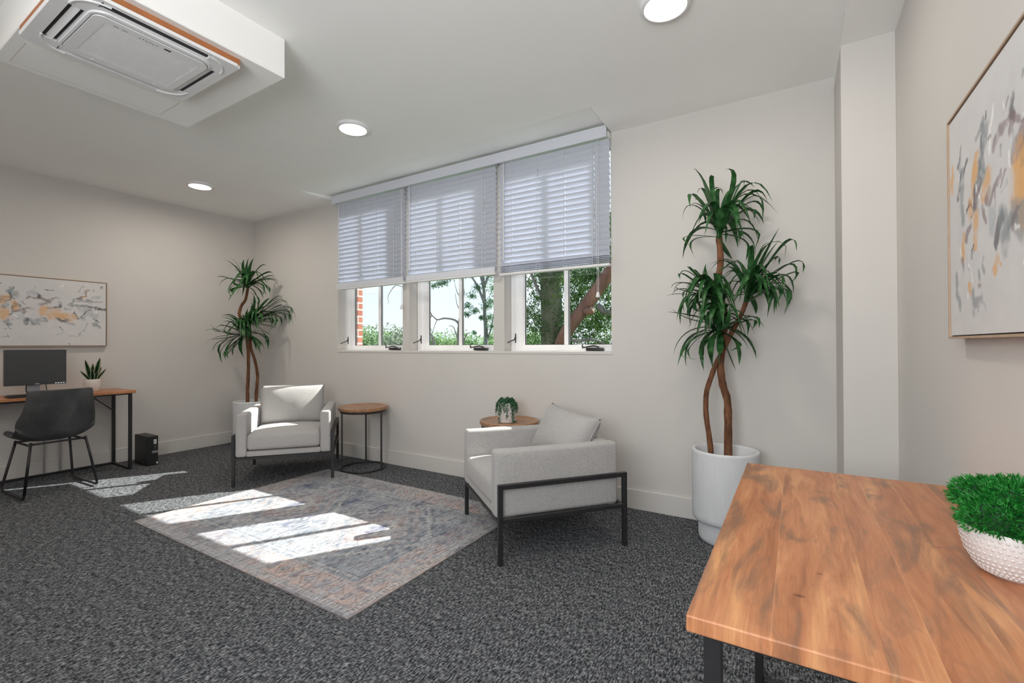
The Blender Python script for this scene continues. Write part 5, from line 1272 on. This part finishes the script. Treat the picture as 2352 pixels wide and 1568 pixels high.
for az, z, r in ((-36.4, 2.65, .22), (-36.9, 2.35, .2), (-37.0, 2.1, .16), (-36.0, 2.2, .18), (-35.6, 2.9, .25), (-36.4, 3.3, .25), (-37.4, 3.4, .22), (-34.2, 2.0, .26), (-34.5, 2.35, .3), (-33.9, 1.75, .25), (-33.6, 2.9, .4), (-34.8, 3.5, .5), (-34.1, 3.3, .35), (-40.3, 3.0, .18), (-39.7, 3.05, .2), (-39.0, 3.2, .2), (-41.0, 2.95, .16), (-34.0, 2.5, .25), (-36.1, 1.55, .1), (-38.6, 3.5, .2), (-35.2, 2.0, .12)):
    leaves(bm, st_p(az, z), r, int(260 * r / .22 * 0.8), 0.032, rr, 0.7, 0.1)
obj('crown', bm, TREES, st)

# dead branches
b = polar(-38.1, 10, -3.2)
dt = empty('dead_tree', b, 0, 'bare dead branches arching in front of the sky in the middle window', 'tree')
def dp(az, z): return polar(az, 10, z) - b
bm = B()
branch(bm, [(0, 0, 0), dp(-37.9, 1.0), dp(-37.85, 1.6), dp(-37.6, 1.95), dp(-37.75, 2.2), dp(-37.5, 2.45), dp(-37.9, 2.75)], 0.07, 0.012)
branch(bm, [dp(-37.7, 1.4), dp(-38.2, 1.68), dp(-39.6, 1.75), dp(-40.6, 1.72), dp(-41.2, 1.80), dp(-41.5, 1.74)], 0.026, 0.008)
branch(bm, [dp(-37.9, 1.15), dp(-38.6, 1.55), dp(-39.2, 1.58)], 0.012, 0.005)
branch(bm, [dp(-37.75, 2.2), dp(-38.2, 2.32), dp(-38.5, 2.55)], 0.012, 0.004)
branch(bm, [dp(-37.7, 1.9), dp(-38.2, 2.05), dp(-38.4, 2.3)], 0.01, 0.004)
branch(bm, [dp(-37.6, 2.1), dp(-37.3, 2.3), dp(-37.6, 2.6)], 0.012, 0.004)
branch(bm, [dp(-37.6, 1.1), dp(-37.2, 1.35), dp(-36.7, 1.45)], 0.016, 0.006)
branch(bm, [dp(-40.9, 0.9), dp(-41.0, 1.2), dp(-41.3, 1.42)], 0.05, 0.02)
branch(bm, [dp(-40.6, 1.72), dp(-40.9, 1.60), dp(-41.2, 1.45), dp(-41.4, 1.55)], 0.008, 0.003)
branch(bm, [dp(-41.5, 1.0), dp(-44.2, 1.55), dp(-45.2, 1.42), dp(-46.0, 1.33)], 0.012, 0.006)
branch(bm, [dp(-43.0, 2.3), dp(-44.6, 2.40), dp(-45.6, 2.42), dp(-46.4, 2.2), dp(-46.3, 2.05)], 0.014, 0.004)
branch(bm, [dp(-41.2, 1.80), dp(-42.1, 2.1), dp(-43.0, 2.3)], 0.014, 0.012)
obj('branches', bm, BARKG, dt, True)

# big tree with a leaning limb, right window
b = polar(-26.6, 9.5, -3.2)
bt = empty('large_tree', b, 0, 'large ivy-covered tree with a leaning reddish limb filling the right window', 'tree')
def bp(az, z, d=9.5): return polar(az, d, z) - b
bm = B()
branch(bm, [(0, 0, 0), bp(-26.6, 0.5), bp(-26.5, 1.5), bp(-26.7, 2.6), bp(-27.0, 3.6), bp(-27.4, 5.0)], 0.26, 0.17, 12)
trunk = obj('trunk', bm, BARKD, bt, True)
bm = B()
branch(bm, [bp(-26.5, 0.6, 9.2), bp(-25.5, 1.12, 9.1), bp(-24.5, 1.48, 9.0), bp(-22.1, 1.97, 9.0), bp(-19.5, 2.53, 8.9), bp(-17.2, 2.95, 8.8)], 0.13, 0.125, 12)
branch(bm, [bp(-22.6, 1.84, 9.0), bp(-22.0, 1.80, 8.85), bp(-21.5, 1.82, 8.8)], 0.085, 0.06, 10)
obj('leaning_limb', bm, BARK, bt, True)
bm = B()
branch(bm, [bp(-26.6, 2.3), bp(-25.0, 2.9), bp(-24.0, 3.6)], 0.10, 0.06); branch(bm, [bp(-21.0, 2.0, 9.8), bp(-20.0, 1.85, 9.8), bp(-18.5, 1.80, 9.8)], 0.07, 0.05)
branch(bm, [bp(-25.6, 1.35, 9.6), bp(-23.6, 1.25, 9.6), bp(-21.6, 1.28, 9.6), bp(-19.6, 1.15, 9.6)], 0.04, 0.02); branch(bm, [bp(-26.6, 1.9), bp(-28.2, 2.3), bp(-29.4, 2.8)], 0.05, 0.02)
obj('branch', bm, BARKG, bt, True)
bm = B(); rr = random.Random(77)
for i in range(120):   # ivy on the trunk
    z = rr.uniform(0.2, 3.8); leaves(bm, bp(-26.6 + rr.uniform(-2.0, 1.6), z, 9.35), 0.22, 50, 0.024, rr, 1, 0.3)
for i in range(300):   # crown behind and right of the trunk
    az = rr.uniform(-26, -13.5); d = rr.uniform(9.6, 12.5); z = rr.uniform(0.3, 4.4)
    leaves(bm, bp(az, z, d), rr.uniform(0.3, 0.5), 170, 0.031, rr, 0.8, 0.05)
for i in range(60):    # sparse left fringe
    az = rr.uniform(-30.5, -27); d = rr.uniform(9.3, 11); z = rr.uniform(0.3, 3.6)
    leaves(bm, bp(az, z, d), rr.uniform(0.18, 0.32), 90, 0.028, rr, 0.8, 0.05)
obj('crown', bm, TREEL, bt)
